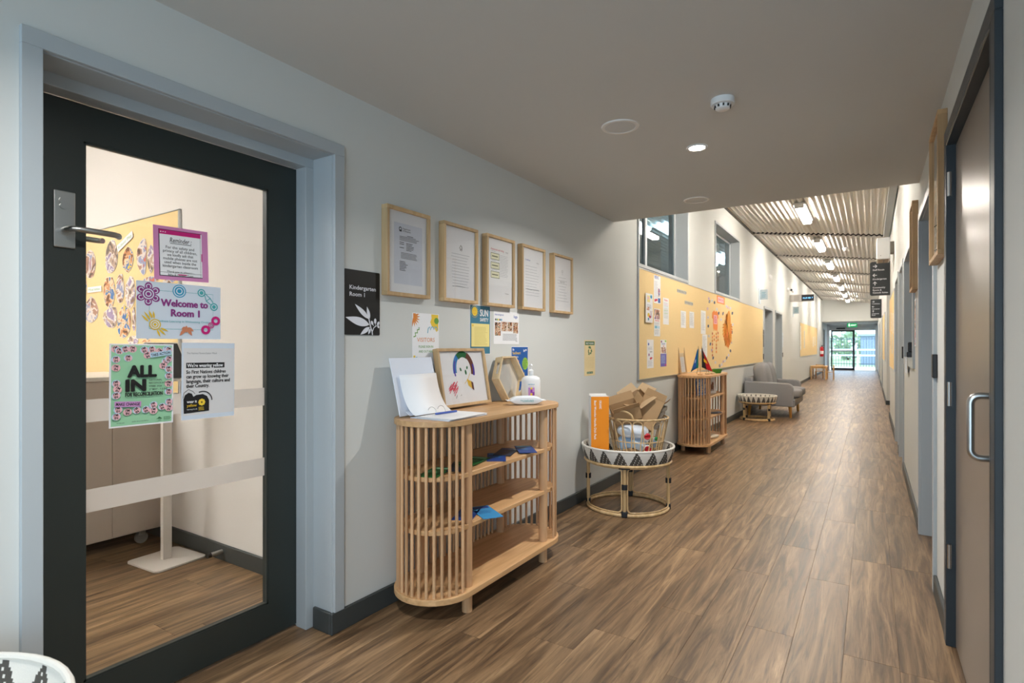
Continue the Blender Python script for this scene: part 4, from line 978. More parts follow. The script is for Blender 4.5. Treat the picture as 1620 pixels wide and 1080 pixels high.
# leaflets on its shelves
def leaflet(x, y, z, rz, w, l, c, label, nm, txt=None):
    o = MB().obox((0,0,0.0015),(w,l,0.003)).build(nm, c); o.location = (x,y,z); o.rotation_euler = (0,0,rz); tag(o, label, 'leaflet', 'leaflets on the slatted shelf')
    P = Print(w,l,100,0.0031); H = 100*l/w
    if txt: P.rect(8,H*0.78,92,H*0.94,txt); P.lines(10,90,H*0.6,6,8,2.5,txt,0.4)
    q = P.build(o)
    if q: q.location = (-w/2,-l/2,0)
    return o
FGR = M('leaflet_green',(22,108,52),0.4); FBL = M('leaflet_blue',(30,66,140),0.4); FDK = M('leaflet_navy',(26,38,62),0.4); FLB = M('leaflet_sky',(64,150,206),0.4)
for k,(yy,xx,a_,c,t) in enumerate(((2.02,-1.73,0.3,FGR,MINT),(2.17,-1.70,0.5,FDK,FGR),(2.30,-1.72,0.2,FGR,MINT),(2.47,-1.69,0.6,FBL,FLB),(2.61,-1.72,0.35,FDK,FBL),(2.72,-1.66,0.7,FBL,LB))):
    leaflet(xx,yy,0.6645+0.0032*(k%3),a_,0.10,0.21,c,['green leaflet at the rounded end of the upper shelf','dark leaflet overlapping the green ones on the upper shelf','green leaflet near the middle of the upper shelf','blue leaflet fanned out in the middle of the upper shelf','navy leaflet under the right-hand blue one on the upper shelf','blue leaflet at the right end of the upper shelf pile'][k],'leaflet',t)
leaflet(-1.64,2.30,0.4205,1.0,0.105,0.21,FLB,'sky blue leaflet lying alone on the middle shelf','leaflet',FBL)
leaflet(-1.70,2.22,0.4205,0.4,0.10,0.20,FBL,'blue leaflet half behind the near post on the middle shelf','leaflet',FLB)

# ================================================================== RATTAN TABLES
CANE = wood('rattan_cane', (222, 192, 146), (190, 154, 106), 'Z', rough=0.45)
WEAVE_W = M('woven_white', (226, 222, 214), 0.7, bump=(350,0.6)); WEAVE_D = M('woven_charcoal', (74, 70, 64), 0.7, bump=(350,0.6)); BIND = M('black_binding', (26, 27, 32), 0.6)
def rattan_table(x, y, rz, label, R, H, nt=18, ring=0.31):
    r = empty('rattan_table', (x, y, 0), rz); tag(r, label, 'side table', 'round rattan tray tables')
    zb, zt = H-0.112, H; rows, per = 14, 20; N = nt*per
    mb = MB(); grid = []
    for side in (0, 1):
        for j in range(rows+1):
            v = j/rows; q = R-0.030*(1-v)**1.6 - (0.010 if side else 0)
            grid.append([(q*math.cos(2*PI*i/N), q*math.sin(2*PI*i/N), zb+(zt-zb)*v) for i in range(N)])
    vs = [p for g in grid for p in g]; fs = []; mi = []
    for side in (0,1):
        for j in range(rows):
            for i in range(N):
                a = (side*(rows+1)+j)*N; b = a+N; i2 = (i+1)%N
                f = (a+i,a+i2,b+i2,b+i); fs.append(f if not side else f[::-1])
                u = (i+0.5) % per/per; dark = (j+0.5)/rows*0.95 < 1-abs(2*u-1)
                mi.append(1 if dark and not ((i+2*j) % 5 == 0 and j % 2 == 0) else 0)
    mb.v += vs; mb.f += fs; mb.m += mi
    mb.build('woven_rim', [WEAVE_W, WEAVE_D], r)
    MB().tube([((R-0.005)*math.cos(2*PI*i/48),(R-0.005)*math.sin(2*PI*i/48),zt) for i in range(48)],0.009,8,True).build('rim_edge', WEAVE_W, r, smooth=True)
    MB().lathe([(0,zb+0.004),(R-0.036,zb+0.004),(R-0.030,zb+0.012),(0,zb+0.012)],48).build('tray_base', WEAVE_W, r, smooth=True)
    MB().tube([((R-0.028)*math.cos(2*PI*i/48),(R-0.028)*math.sin(2*PI*i/48),zb) for i in range(48)],0.012,8,True).build('upper_ring', CANE, r, smooth=True)
    MB().tube([(ring*math.cos(2*PI*i/48),ring*math.sin(2*PI*i/48),0.013) for i in range(48)],0.013,10,True).build('floor_ring', CANE, r, smooth=True)
    zu = zb-0.004
    for k in range(4):
        a0 = PI/4 + PI/2*k; c, s_ = math.cos(a0), math.sin(a0)
        lg = MB().cyl((ring*c,ring*s_,0.012),(ring*c,ring*s_,zu),0.0135,12).build('leg', CANE, r, smooth=True)
        # the bent cane running up one leg, along the ring and down the next
        ang = lambda d: a0 + d; da = 0.021/ring; PT = []
        P3 = lambda t, z: (ring*math.cos(ang(t)), ring*math.sin(ang(t)), z)
        rd = 0.03; z0, z1 = 0.033, zu-0.012; e = PI/2-da; rc = rd/ring
        for (ct, cz, t0) in ((da+rc, z0+rd, PI), (e-rc, z0+rd, 1.5*PI), (e-rc, z1-rd, 0), (da+rc, z1-rd, PI/2)):
            for m_ in range(5): t = t0+PI/2*m_/4; PT.append((ct+rc*math.cos(t), cz+rd*math.sin(t)))
        full = []
        for i_p in range(len(PT)):
            p, q = PT[i_p], PT[(i_p+1) % len(PT)]; n_ = max(1, int(abs(q[0]-p[0])*ring/0.03))
            full += [(p[0]+(q[0]-p[0])*m_/n_, p[1]+(q[1]-p[1])*m_/n_) for m_ in range(n_)]
        MB().tube([P3(t,z) for t,z in full],0.006,6,True).build('bent_cane', CANE, r, smooth=True)
        MB().cyl((ring*c,ring*s_,H*0.42),(ring*c,ring*s_,H*0.42+0.038),0.0225,12).build('binding', BIND, lg, smooth=True)
        MB().obox((ring*c,ring*s_,0.022),(0.036,0.044,0.044),(0,0,a0)).build('binding', BIND, lg, bevel=0.008)
        MB().obox(((ring+0.004)*c,(ring+0.004)*s_,zu-0.004),(0.040,0.085,0.026),(0,0,a0)).build('binding', BIND, lg, bevel=0.006)
    return r
TX, TY = -1.618, 4.20
rattan_table(TX, TY, math.radians(-28), 'round rattan tray table with black zigzag rim, holding the orange box and basket', 0.358, 0.487)
rattan_table(-1.627, 0.19, 0.2, 'woven tray table left of the glazed door, only its white rim in view', 0.352, 0.490)
rattan_table(-1.655, 10.40, 0.1, 'low rattan tray table with dark zigzag rim beside the grey sofa', 0.315, 0.415, nt=24, ring=0.27)
TZ = 0.487-0.112+0.012

# orange box standing on the tray
r = empty('orange_box', (-1.815, 4.085, TZ), math.radians(36)); tag(r, 'tall orange carton with white sides standing beside the basket', 'box')
MB().box(-0.070,0.070,-0.055,0.045,0,0.482).build('carton', WHITE_PL, r, bevel=0.001, seg=1)
ORG = M('carton_orange',(240,146,28),0.45)
MB().box(-0.0702,0.0702,-0.0566,-0.0552,0.0,0.480).build('orange_face', ORG, r)
P = Print(0.14,0.480,100,0.0); P.text('Best Wooden Handle Disk Pack',17,322,17,WHITE,0.02,'LEFT',rot=-PI/2,sx=0.98)
o = P.build(r,'lettering'); o.matrix_local = basis((-0.07,-0.0570,0),(1,0,0),(0,0,1))
P = Print(0.14,0.480,100,0.0); P.text('ORGANIC',46,322,17,WHITE,0.02,'LEFT',rot=-PI/2,sx=0.62); o = P.build(r,'heading'); o.matrix_local = basis((-0.07,-0.0570,0),(1,0,0),(0,0,1))
MB().obox((0.0,0.03,0.489),(0.135,0.035,0.003),(0.35,0,0)).build('open_flap', WHITE_PL, r)

# rattan basket
BX, BY = -1.568, 4.285
r = empty('rattan_basket', (BX, BY, TZ)); tag(r, 'open rattan basket with looped cane sides, full of cardboard', 'basket')
rb, rt, hh = 0.175, 0.238, 0.312
rad = lambda z: rb+(rt-rb)*(z/hh)
circ = lambda q, z, n=48: [(q*math.cos(2*PI*i/n), q*math.sin(2*PI*i/n), z) for i in range(n)]
MB().tube(circ(rt,hh),0.0075,8,True).build('rim', CANE, r, smooth=True)
MB().tube(circ(rad(0.135),0.135),0.0045,6,True).build('middle_hoop', CANE, r, smooth=True)
MB().tube(circ(rb,0.008),0.0075,8,True).build('base_hoop', CANE, r, smooth=True)
MB().lathe([(0,0.001),(rb,0.001),(rb,0.008),(0,0.008)],32).build('base', CANE, r)
na = 18
for k in range(na):
    a0, a1 = 2*PI*k/na, 2*PI*(k+1.05)/na; am = (a0+a1)/2; hw = (a1-a0)/2*0.93; pts = []
    for t in [i/20 for i in range(21)]:
        if t < 0.4: z = 0.008+(hh-0.055)*t/0.4; a_ = am-hw*(0.45+0.55*(t/0.4))
        elif t > 0.6: u = (1-t)/0.4; z = 0.008+(hh-0.055)*u; a_ = am+hw*(0.45+0.55*u)
        else: u = (t-0.4)/0.2*PI; z = hh-0.047+0.038*math.sin(u); a_ = am-hw*math.cos(u)
        pts.append((rad(z)*math.cos(a_), rad(z)*math.sin(a_), z))
    MB().tube(pts,0.0042,6).build('cane_loop', CANE, r, smooth=True)
for s_ in (0,1):
    a0 = math.radians(-98 + 180*s_)
    MB().tube([(rt*math.cos(a0+0.72*(t-0.5)), rt*math.sin(a0+0.72*(t-0.5)), hh+0.008+0.058*math.sin(PI*t)**0.5) for t in [i/16 for i in range(17)]],0.0075,8).build('handle', CANE, r, smooth=True)

# what the basket holds
CARD = M('brown_cardboard',(176,142,102),0.8,var=(12,0.06)); CARD2 = M('light_cardboard',(206,176,138),0.8,var=(12,0.05)); CARD3 = M('grey_pulp_board',(156,142,124),0.9,bump=(120,0.6))
def carton(label, c, rot, sx, sy, sz, m, flaps=(0.6,0.5,0.4,0.7)):
    from mathutils import Euler
    r = empty('cardboard_box', c); r.rotation_euler = rot; tag(r, label, 'box', 'cardboard in the rattan basket'); t = 0.003
    MB().box(-sx/2,sx/2,-sy/2,sy/2,0,t).build('panel', m, r)
    for (a,b,c_,d) in ((-sx/2,sx/2,-sy/2,-sy/2+t),(-sx/2,sx/2,sy/2-t,sy/2),(-sx/2,-sx/2+t,-sy/2,sy/2),(sx/2-t,sx/2,-sy/2,sy/2)): MB().box(a,b,c_,d,0,sz).build('panel', m, r)
    f = 0.42*min(sx,sy)
    for k,(px,py,rx,ry,wx_,wy_) in enumerate(((0,-sy/2,1,0,sx,f),(0,sy/2,-1,0,sx,f),(-sx/2,0,0,-1,f,sy),(sx/2,0,0,1,f,sy))):
        a_ = flaps[k]
        if a_ is None: continue
        R_ = Euler((-a_*rx if rx else 0, a_*ry if ry else 0, 0)).to_matrix() if False else None
        dx, dy = (0,-1) if k==0 else (0,1) if k==1 else (-1,0) if k==2 else (1,0)
        e = Vector((dx*math.sin(a_),dy*math.sin(a_),math.cos(a_)))*f; p0 = Vector((px,py,sz)); s_ = Vector((wx_/2,0,0)) if dx==0 else Vector((0,wy_/2,0)); nn = s_.normalized().cross(e.normalized())*t
        mb = MB(); A_ = [p0-s_,p0+s_,p0+s_*0.96+e,p0-s_*0.96+e]; mb.add(A_+[q+nn for q in A_],[(0,3,2,1),(4,5,6,7),(0,1,5,4),(1,2,6,5),(2,3,7,6),(3,0,4,7)]); mb.build('flap', m, r)
    return r
bz = TZ+0.027
carton('open brown carton lying on its side across the front of the basket', (BX-0.05,BY-0.10,bz+0.285), (0.35,-0.30,0.55), 0.21,0.15,0.11, CARD, (0.6,0.5,None,0.7))
carton('tall open carton leaning diagonally in the middle of the basket', (BX+0.02,BY+0.03,bz+0.20), (-0.25,0.42,0.30), 0.17,0.13,0.25, CARD, (0.3,0.8,1.2,0.5))
carton('pale open box on top of the basket pile, flaps spread', (BX-0.02,BY+0.12,bz+0.33), (0.55,0.25,-0.50), 0.18,0.17,0.12, CARD2, (0.9,1.2,0.8,1.3))
carton('flattened brown carton with a white sticker behind the front handle', (BX-0.06,BY-0.03,bz+0.10), (0.30,-0.12,0.62), 0.22,0.10,0.18, CARD, (0.9,0.2,None,None))
for k in range(6):       # egg-carton trays nested on edge at the right and at the back left
    mb = MB(); n_ = 10
    vs = []; fs = []
    for i in range(n_+1):
        for j in range(5): vs.append((0.020*i-0.10, 0.022*j-0.044, 0.010*math.cos(PI*i)*math.cos(PI*j)))
    for i in range(n_):
        for j in range(4): fs.append((i*5+j,(i+1)*5+j,(i+1)*5+j+1,i*5+j+1))
    o = mb.add(vs,fs).build('egg_carton_tray', CARD3); o.modifiers.new('thickness','SOLIDIFY').thickness = 0.003
    if k < 4: o.location = (BX+0.135-0.006*k, BY+0.075+0.024*k, bz+0.285); o.rotation_euler = (0.5,-1.05,0.95)
    else: o.location = (BX-0.145, BY-0.03+0.03*(k-4), bz+0.365); o.rotation_euler = (0.2,-1.25,0.6)
    tag(o, '%s grey pulp tray of the row standing on edge at the right of the basket' % ('front','second','third','rearmost')[k] if k < 4 else '%s grey pulp tray at the back left of the basket, behind the orange box' % ('nearer','further')[k-4], 'egg carton', 'pulp trays in the basket' if k < 4 else 'pulp trays behind the orange box')
BUB = M('bubble_wrap',(222,230,240),0.25,bump=(260,0.8)); BLUB = M('blue_plastic_bag',(170,198,226),0.3,bump=(60,0.6))
o = MB().puff((0,0,0),(0.125,0.095,0.055),0.8).build('bubble_wrap', BUB, smooth=True); o.location = (BX-0.01,BY-0.085,bz+0.185); o.rotation_euler = (0.1,0.1,0.5); tag(o,'crumpled white bubble wrap near the top of the basket','packaging')
o = MB().puff((0,0,0),(0.085,0.07,0.06),0.7).build('plastic_bag', BLUB, smooth=True); o.location = (BX-0.055,BY-0.085,bz+0.085); o.rotation_euler = (0.3,0.2,0.7); tag(o,'pale blue plastic bag low in the basket','packaging')
o = MB().box(-0.05,0.05,-0.04,0.04,-0.03,0.03).build('milk_carton', M('pale_blue_carton',(196,216,234),0.4), bevel=0.006); o.location = (BX+0.045,BY-0.105,bz+0.09); o.rotation_euler = (0.5,0.4,0.3); tag(o,'pale blue carton tilted in the lower basket','carton')
RED = M('red_cap',(196,30,44),0.35)
for k,(x,y,z,rt_) in enumerate(((0.095,-0.05,0.13,(0.9,0.6,0.2)),(0.105,-0.06,0.055,(1.6,0.2,0.55)))):
    rr_ = empty('plastic_bottle',(BX+x,BY+y-0.02,bz+z)); rr_.rotation_euler = rt_; tag(rr_,['white bottle with a red cap, higher of the two in the basket','white bottle with a red cap at the bottom of the basket'][k],'bottle','bottles in the basket')
    MB().lathe([(0,-0.07),(0.027,-0.07),(0.028,-0.06),(0.028,0.02),(0.020,0.034),(0,0.034)],20).build('body',WHITE_PL,rr_,smooth=True)
    MB().lathe([(0,0.030),(0.024,0.030),(0.024,0.048),(0,0.048)],20).build('cap',RED,rr_,smooth=True)
rr_ = empty('plastic_bottle',(BX+0.145,BY+0.01,bz+0.10)); rr_.rotation_euler = (0.7,0.5,0); tag(rr_,'clear blue bottle with a green cap at the right of the basket','bottle')
MB().lathe([(0,-0.06),(0.022,-0.06),(0.022,0.01),(0.010,0.03),(0,0.03)],16).build('body',BLUB,rr_,smooth=True)
MB().lathe([(0,0.028),(0.014,0.028),(0.014,0.044),(0,0.044)],16).build('cap',M('green_cap',(30,160,80),0.4),rr_,smooth=True)
o = MB().puff((0,0,0),(0.09,0.05,0.022),0.7).build('paper_wrap', CARD, smooth=True); o.location = (BX-0.0,BY-0.085,bz+0.035); o.rotation_euler = (0,0,0.55); tag(o,'crumpled brown paper at the bottom of the basket','paper')

# ================================================================== PINBOARDS AND WHAT IS ON THEM
def pinboard(y0, y1, z0, z1, X, right, label, seams=()):
    n = 1 if right == EASTWARD else -1
    r = placed('pinboard', (X+0.001*n, y0 if n > 0 else y1, z0), right); tag(r, label, 'pinboard', 'yellow felt pinboards'); w, h = y1-y0, z1-z0
    cuts = [0]+list(seams)+[w]
    for a, b in zip(cuts[:-1], cuts[1:]): MB().box(a+0.002,b-0.002,0.012,h-0.012,0,0.012).build('felt_panel', FELT, r)
    for (a,b,c,d) in ((0,w,0,0.012),(0,w,h-0.012,h),(0,0.012,0.012,h-0.012),(w-0.012,w,0.012,h-0.012)): MB().box(a,b,c,d,0,0.016).build('edge_strip', ALU, r)
    return r
pinboard(5.42, 13.12, 0.915, 2.062, XL, EASTWARD, 'very long yellow pinboard under the high windows', (3.6,))
pinboard(20.6, 27.6, 0.915, 2.062, XL, EASTWARD, 'yellow pinboard far down the left wall, before the fire extinguisher', (3.5,))
pinboard(9.30, 11.75, 0.915, 2.062, XR, WESTWARD, 'yellow pinboard on the right wall under the white wall unit')
pinboard(15.6, 18.6, 0.915, 2.062, XR, WESTWARD, 'yellow pinboard far along the right wall')
PX_ = XL+0.0125
def board_rect(x0, x1, yt, yb, scale=5.685, ox=1000, oy=420):
    a, b = on_x(ox+x0/scale, oy+yt/scale, PX_), on_x(ox+x1/scale, oy+yb/scale, PX_)
    c = on_x(ox+x0/scale, oy+yb/scale, PX_); d = on_x(ox+x1/scale, oy+yt/scale, PX_)
    return a[0], b[0], (c[1]+b[1])/2, (a[1]+d[1])/2
PHO2 = photo_mat('printed_photo_small', [(60,40,34),(150,90,60),(214,160,130),(236,220,206),(90,110,170),(200,70,60)], 16.0)
def notice(rect, label, draw, dz=0.0):
    y0,y1,z0,z1 = board_rect(*rect)
    s = sheet('notice', label, 'notice', (PX_+dz,y0,z0), EASTWARD, y1-y0, z1-z0, WHITE, group='notices on the long pinboard')
    P = Print(y1-y0, z1-z0); draw(P, 100*(z1-z0)/(y1-y0)); P.build(s)
VIO = M('print_violet_blue',(112,104,190),0.6)
def n1(P,H): P.text('NEWS',10,H*0.88,22,BLUE_INK,0.02,'LEFT'); P.lines(8,60,H*0.78,12,H*0.05,1.4,PALE_INK,0.3); P.rect(62,H*0.25,92,H*0.55,PHO2).poly([(8,H*0.04),(55,H*0.1),(55,H*0.17),(8,H*0.14)],RED_INK).rect(62,H*0.03,96,H*0.2,ROY)
def n2(P,H): P.ell(78,H*0.9,14,H*0.06,TURQ).rect(20,H*0.7,60,H*0.93,CREAM).ell(36,H*0.84,12,H*0.05,LPINK).lines(15,80,H*0.62,5,H*0.03,1.5,PALE_INK).rect(14,H*0.42,50,H*0.54,PHO2).ell(40,H*0.26,16,H*0.07,YEL).ell(60,H*0.2,14,H*0.05,RED_INK).ell(38,H*0.12,10,H*0.05,TURQ).lines(60,94,H*0.4,8,H*0.03,1.2,PURP)
def n3(P,H): P.text('Welcome',50,H*0.88,16,RED_INK,0.01,fit=60); [P.rect(14,H*(0.80-0.055*i),84,H*(0.80-0.055*i)+2,c) for i,c in enumerate((PALE_INK,LILAC,PALE_INK,SKYB,PALE_INK,GR,PALE_INK,GR,PALE_INK,PALE_INK,PALE_INK))]
def n4(P,H): P.rect(6,H*0.62,92,H*0.97,PHO2).text('families',50,H*0.54,15,RED_INK,0.01,fit=70); P.lines(10,88,H*0.5,4,H*0.03,1.5,PALE_INK).rect(10,H*0.28,50,H*0.38,LB).rect(54,H*0.28,90,H*0.38,SKYB); P.lines(10,88,H*0.24,7,H*0.028,1.3,PALE_INK)
def n5(P,H): P.ell(24,H*0.84,9,H*0.05,BLUE_INK).lines(12,88,H*0.74,4,H*0.03,1.2,PALE_INK).rect(40,H*0.56,80,H*0.58,GREY_INK).ell(30,H*0.47,8,H*0.05,PURP).leaf(40,H*0.33,84,H*0.36,6,RED_INK).lines(12,88,H*0.26,6,H*0.035,1.2,PALE_INK)
def n6(P,H): P.ell(16,H*0.93,10,H*0.04,PURP).ell(84,H*0.95,12,H*0.04,LIME).text('kinder',50,H*0.82,16,BLUE_INK,0.01,fit=60).text('2026',50,H*0.74,12,RED_INK,0.02).rect(8,H*0.5,92,H*0.72,PHO2).rect(0,0,100,H*0.48,VIO); P.lines(12,80,H*0.42,8,H*0.04,1.6,SKYB).rect(76,H*0.02,96,H*0.08,MAG)
def nd(P,H): P.lines(12,86,H*0.9,14,H*0.055,1.6,PALE_INK,0.35)
for (rc,lb,dr,dz) in (((195,255,92,340),'newsletter sheet with a blue heading, topmost notice on the long pinboard',n1,0),((112,175,252,512),'brochure with colourful blobs, leftmost notice on the long pinboard',n2,0.012),((278,330,292,530),'sheet of coloured text lines right of the newsletter on the long pinboard',n3,0),
        ((195,250,388,635),'notice with a photograph of faces across its top, on the long pinboard',n4,0.002),((133,193,665,922),'white notice with small purple and red marks, bottom left of the long pinboard',n5,0),((255,308,667,907),'notice with a violet lower half, bottom row of the long pinboard',n6,0),
        ((435,482,408,560),'white sheet under the letter tiles, left of the pair, curling at its corners',nd,0.003),((513,555,415,562),'white sheet under the letter tiles, right of the pair, curling at its corners',nd,0.003),
        ((618,662,405,615),'upper plain white sheet beside the orange shirt cut-out',nd,0),((630,675,618,825),'lower plain white sheet beside the orange shirt cut-out',nd,0)):
    notice(rc, lb, dr, dz)
TILE = M('letter_tile',(196,194,188),0.6)
for (word, rc, lb) in (('KINDERGARTEN',(403,487,205,265),'upper row of grey letter tiles spelling a heading on the long pinboard'),('INFORMATION',(472,546,308,368),'lower row of grey letter tiles spelling a heading on the long pinboard')):
    y0,y1,z0,z1 = board_rect(*rc); z0, z1 = z0+0.25*(z1-z0), z1-0.25*(z1-z0)
    r = placed('letter_row', (PX_,y0,z0), EASTWARD); tag(r, lb, 'lettering', 'letter tile headings'); n = len(word); w = (y1-y0)/n; h = min(z1-z0, 0.16)
    for i,ch in enumerate(word):
        MB().box(i*w+0.003,(i+1)*w-0.003,0,h,0,0.003).build('tile', TILE, r)
        P = Print(w,h,100,0.0032); P.text(ch,50,100*h/w*0.28,100*h/w*0.7,INK,0.03); o = P.build(r,'letter'); o.location = (i*w,0,0)
# orange shirt, banner, ring of hands, leaf strings, small letters
ORP = M('orange_paper',(240,138,62),0.7); ORP2 = M('deep_orange_paper',(214,126,30),0.7); ORP3 = M('amber_paper',(226,150,50),0.7); RUST = M('rust_paper',(196,92,50),0.7)
y0,y1,z0,z1 = board_rect(718,775,405,590); w,h = y1-y0,z1-z0
r = placed('paper_shirt', (PX_,y0,z0), EASTWARD); tag(r,'orange paper shirt cut-out with a printed panel and fringe on the long pinboard','paper craft')
MB().prism([(0.18*w,0.15*h),(0.30*w,0.0),(0.42*w,0.12*h),(0.55*w,0.0),(0.66*w,0.1*h),(0.80*w,-0.04*h),(0.86*w,0.2*h),(0.86*w,0.62*h),(1.0*w,0.66*h),(0.96*w,0.9*h),(0.70*w,1.0*h),(0.5*w,0.93*h),(0.30*w,1.0*h),(0.04*w,0.88*h),(0.0,0.62*h),(0.16*w,0.58*h)],0,0.002).build('shirt',ORP,r)
P = Print(w,h,100,0.0022); H = 100*h/w; P.rect(26,H*0.35,78,H*0.78,LPINK).lines(30,74,H*0.74,9,H*0.04,1.5,RED_INK,0.2); P.build(r)
y0,y1,z0,z1 = board_rect(762,832,272,355); w,h = y1-y0,z1-z0
s = sheet('paper_banner','orange paper banner above the fan of paper hands on the long pinboard','paper craft',(PX_,y0,z0+0.02),EASTWARD,w,h*0.8,ORP); P = Print(w,h*0.8); H = 80*h/w; P.rect(12,H*0.15,88,H*0.85,LPINK).text('SORRY DAY',50,H*0.4,H*0.35,RED_INK,0.02,fit=64); P.build(s)
hand2 = [(-0.22,0),(0.22,0),(0.27,0.35),(0.50,0.30),(0.56,0.40),(0.30,0.58),(0.31,0.92),(0.20,0.95),(0.16,0.62),(0.10,0.62),(0.10,1.02),(-0.02,1.03),(-0.04,0.62),(-0.09,0.62),(-0.13,0.96),(-0.24,0.93),(-0.22,0.56),(-0.28,0.78),(-0.38,0.74),(-0.30,0.35)]
y0,y1,z0,z1 = board_rect(805,905,440,718); cy, cz, ry, rz_ = (y0+y1)/2, (z0+z1)/2+0.04, (y1-y0)/2, (z1-z0)/2
top = cz + 0.10*rz_
for k in range(17):
    if k < 10: t = math.radians(-172+164*k/9); sc = 0.31-0.03*abs(k-4.5)/4.5+0.02*(k%2)
    elif k < 15: t = math.radians(-150+120*(k-10)/4); sc = 0.21
    else: t = math.radians((130,50)[k-15]); sc = 0.20
    o = MB().prism([(sc*0.70*a,sc*(b+0.12)) for a,b in hand2],0,0.002).build('paper_hand',(ORP2,ORP3,ORP)[k%3])
    o.matrix_world = basis((PX_+0.0025*(k%4)+(0.01 if k > 9 else 0),cy,top),EASTWARD,(0,0,1)) @ Matrix.Diagonal((0.9,1.35,1,1)) @ Matrix.Rotation(t-PI/2,4,'Z')
    o.matrix_world = basis((PX_+0.0025*(k%4)+(0.01 if k > 9 else 0),cy+0.04*math.cos(t),top),EASTWARD,(0,0,1)) @ Matrix.Rotation(t-PI/2,4,'Z')
    tag(o,'orange paper hand cut-out in the fan of hands on the long pinboard','paper craft','fan of orange paper hands')
o = MB().prism([(0.13*math.cos(2*PI*i/20),0.19*math.sin(2*PI*i/20)) for i in range(20)],0,0.002).build('paper_oval',ORP3); o.matrix_world = basis((PX_+0.024,cy,top+0.06),EASTWARD,(0,0,1)); tag(o,'amber paper oval at the centre of the orange hands','paper craft')
for k,(sx_,st,en) in enumerate(((722,598,830),(738,620,700),(757,600,820),(772,590,700))):
    n = int((en-st)/32)
    for i in range(n):
        a = board_rect(sx_-5,sx_+5,st+32*i,st+32*i+28); w,h = a[1]-a[0],a[3]-a[2]
        o = MB().prism([(0.5*w,0),(w,0.35*h),(0.85*w,0.75*h),(0.5*w,h),(0.15*w,0.75*h),(0,0.35*h)],0,0.002).build('paper_leaf',(RUST,ORP,ORP2)[(i+k)%3]); o.matrix_world = basis((PX_,a[0],a[2]),EASTWARD,(0,0,1)) @ Matrix.Rotation(0.2*(random.random()-0.5),4,'Z')
        tag(o,'small paper leaf, %s from the top of the %s string below the orange shirt' % ((['first']+ORD[1:])[i], ('leftmost','second','third','rightmost')[k]),'paper craft','strings of paper leaves')
LETC = [M('cutout_a',(226,220,232),0.7),M('cutout_b',(110,90,170),0.7),M('cutout_c',(70,80,110),0.7),M('cutout_d',(120,170,110),0.7),M('cutout_e',(214,180,196),0.7)]
for k,(x,y) in enumerate(((690,290),(697,325),(720,320),(742,330),(850,362),(866,375),(885,385),(903,430),(906,530),(898,600),(893,680),(885,758),(868,800),(852,830),(836,850),(820,862),(806,880),(788,892),(750,865),(730,830),(718,760),(705,705),(692,628),(686,542),(683,463),(680,385),(763,385),(780,432),(800,478),(820,435))):
    a = board_rect(x-8,x+8,y-16,y+16); w,h = (a[1]-a[0])*0.85,(a[3]-a[2])*0.85
    o = MB().prism([(0,0.1*h),(0.7*w,0),(w,0.5*h),(0.8*w,h),(0.1*w,0.9*h)],0,0.002).build('paper_letter',LETC[k%2*2 if k%5 else 4])
    P = Print(w,h,100,0.0022); P.text('SORRYFIRSTNATIONSPEOPLETOGETHER'[k],50,100*h/w*0.2,100*h/w*0.75,LETC[(k*7+1)%4],0.05); P.build(o,'letter')
    o.matrix_world = basis((PX_,a[0],a[2]),EASTWARD,(0,0,1)) @ Matrix.Rotation(0.5*(random.random()-0.5),4,'Z')
    tag(o,'small cut-out letter pinned in the loop around the orange hands','paper craft','loop of cut-out letters')
# sheets on the far left board and the right-hand board
for k,(y,z,h,w) in enumerate(((20.75,1.15,0.8,0.22),(21.9,1.2,0.62,0.32),(25.5,1.25,0.4,0.25),(26.4,1.3,0.38,0.25))):
    s = sheet('notice',['tall notice at the near edge of the far left pinboard','grey strip notice on the far left pinboard','left sheet of the pair at the far end of the far left pinboard','right sheet of the pair at the far end of the far left pinboard'][k],'notice',(PX_,y,z),EASTWARD,w,h,WHITE if k != 1 else TILE,group='notices on the far left pinboard'); P = Print(w,h); P.lines(10,88,100*h/w*0.9,12,100*h/w*0.065,3,GREY_INK,0.4); P.build(s)
for k,(y,z) in enumerate(((9.75,1.45),(10.15,1.15),(10.6,1.5),(11.2,1.2))):
    s = sheet('notice','%s sheet along the right-hand pinboard under the white wall unit' % ORD[k],'notice',(XR-0.0125,y+0.21,z),WESTWARD,0.21,0.297,(WHITE,SKYB,WHITE,PALEB)[k],group='notices on the right pinboard'); P = Print(0.21,0.297); P.lines(10,88,128,12,8,2.5,GREY_INK,0.4); P.build(s)

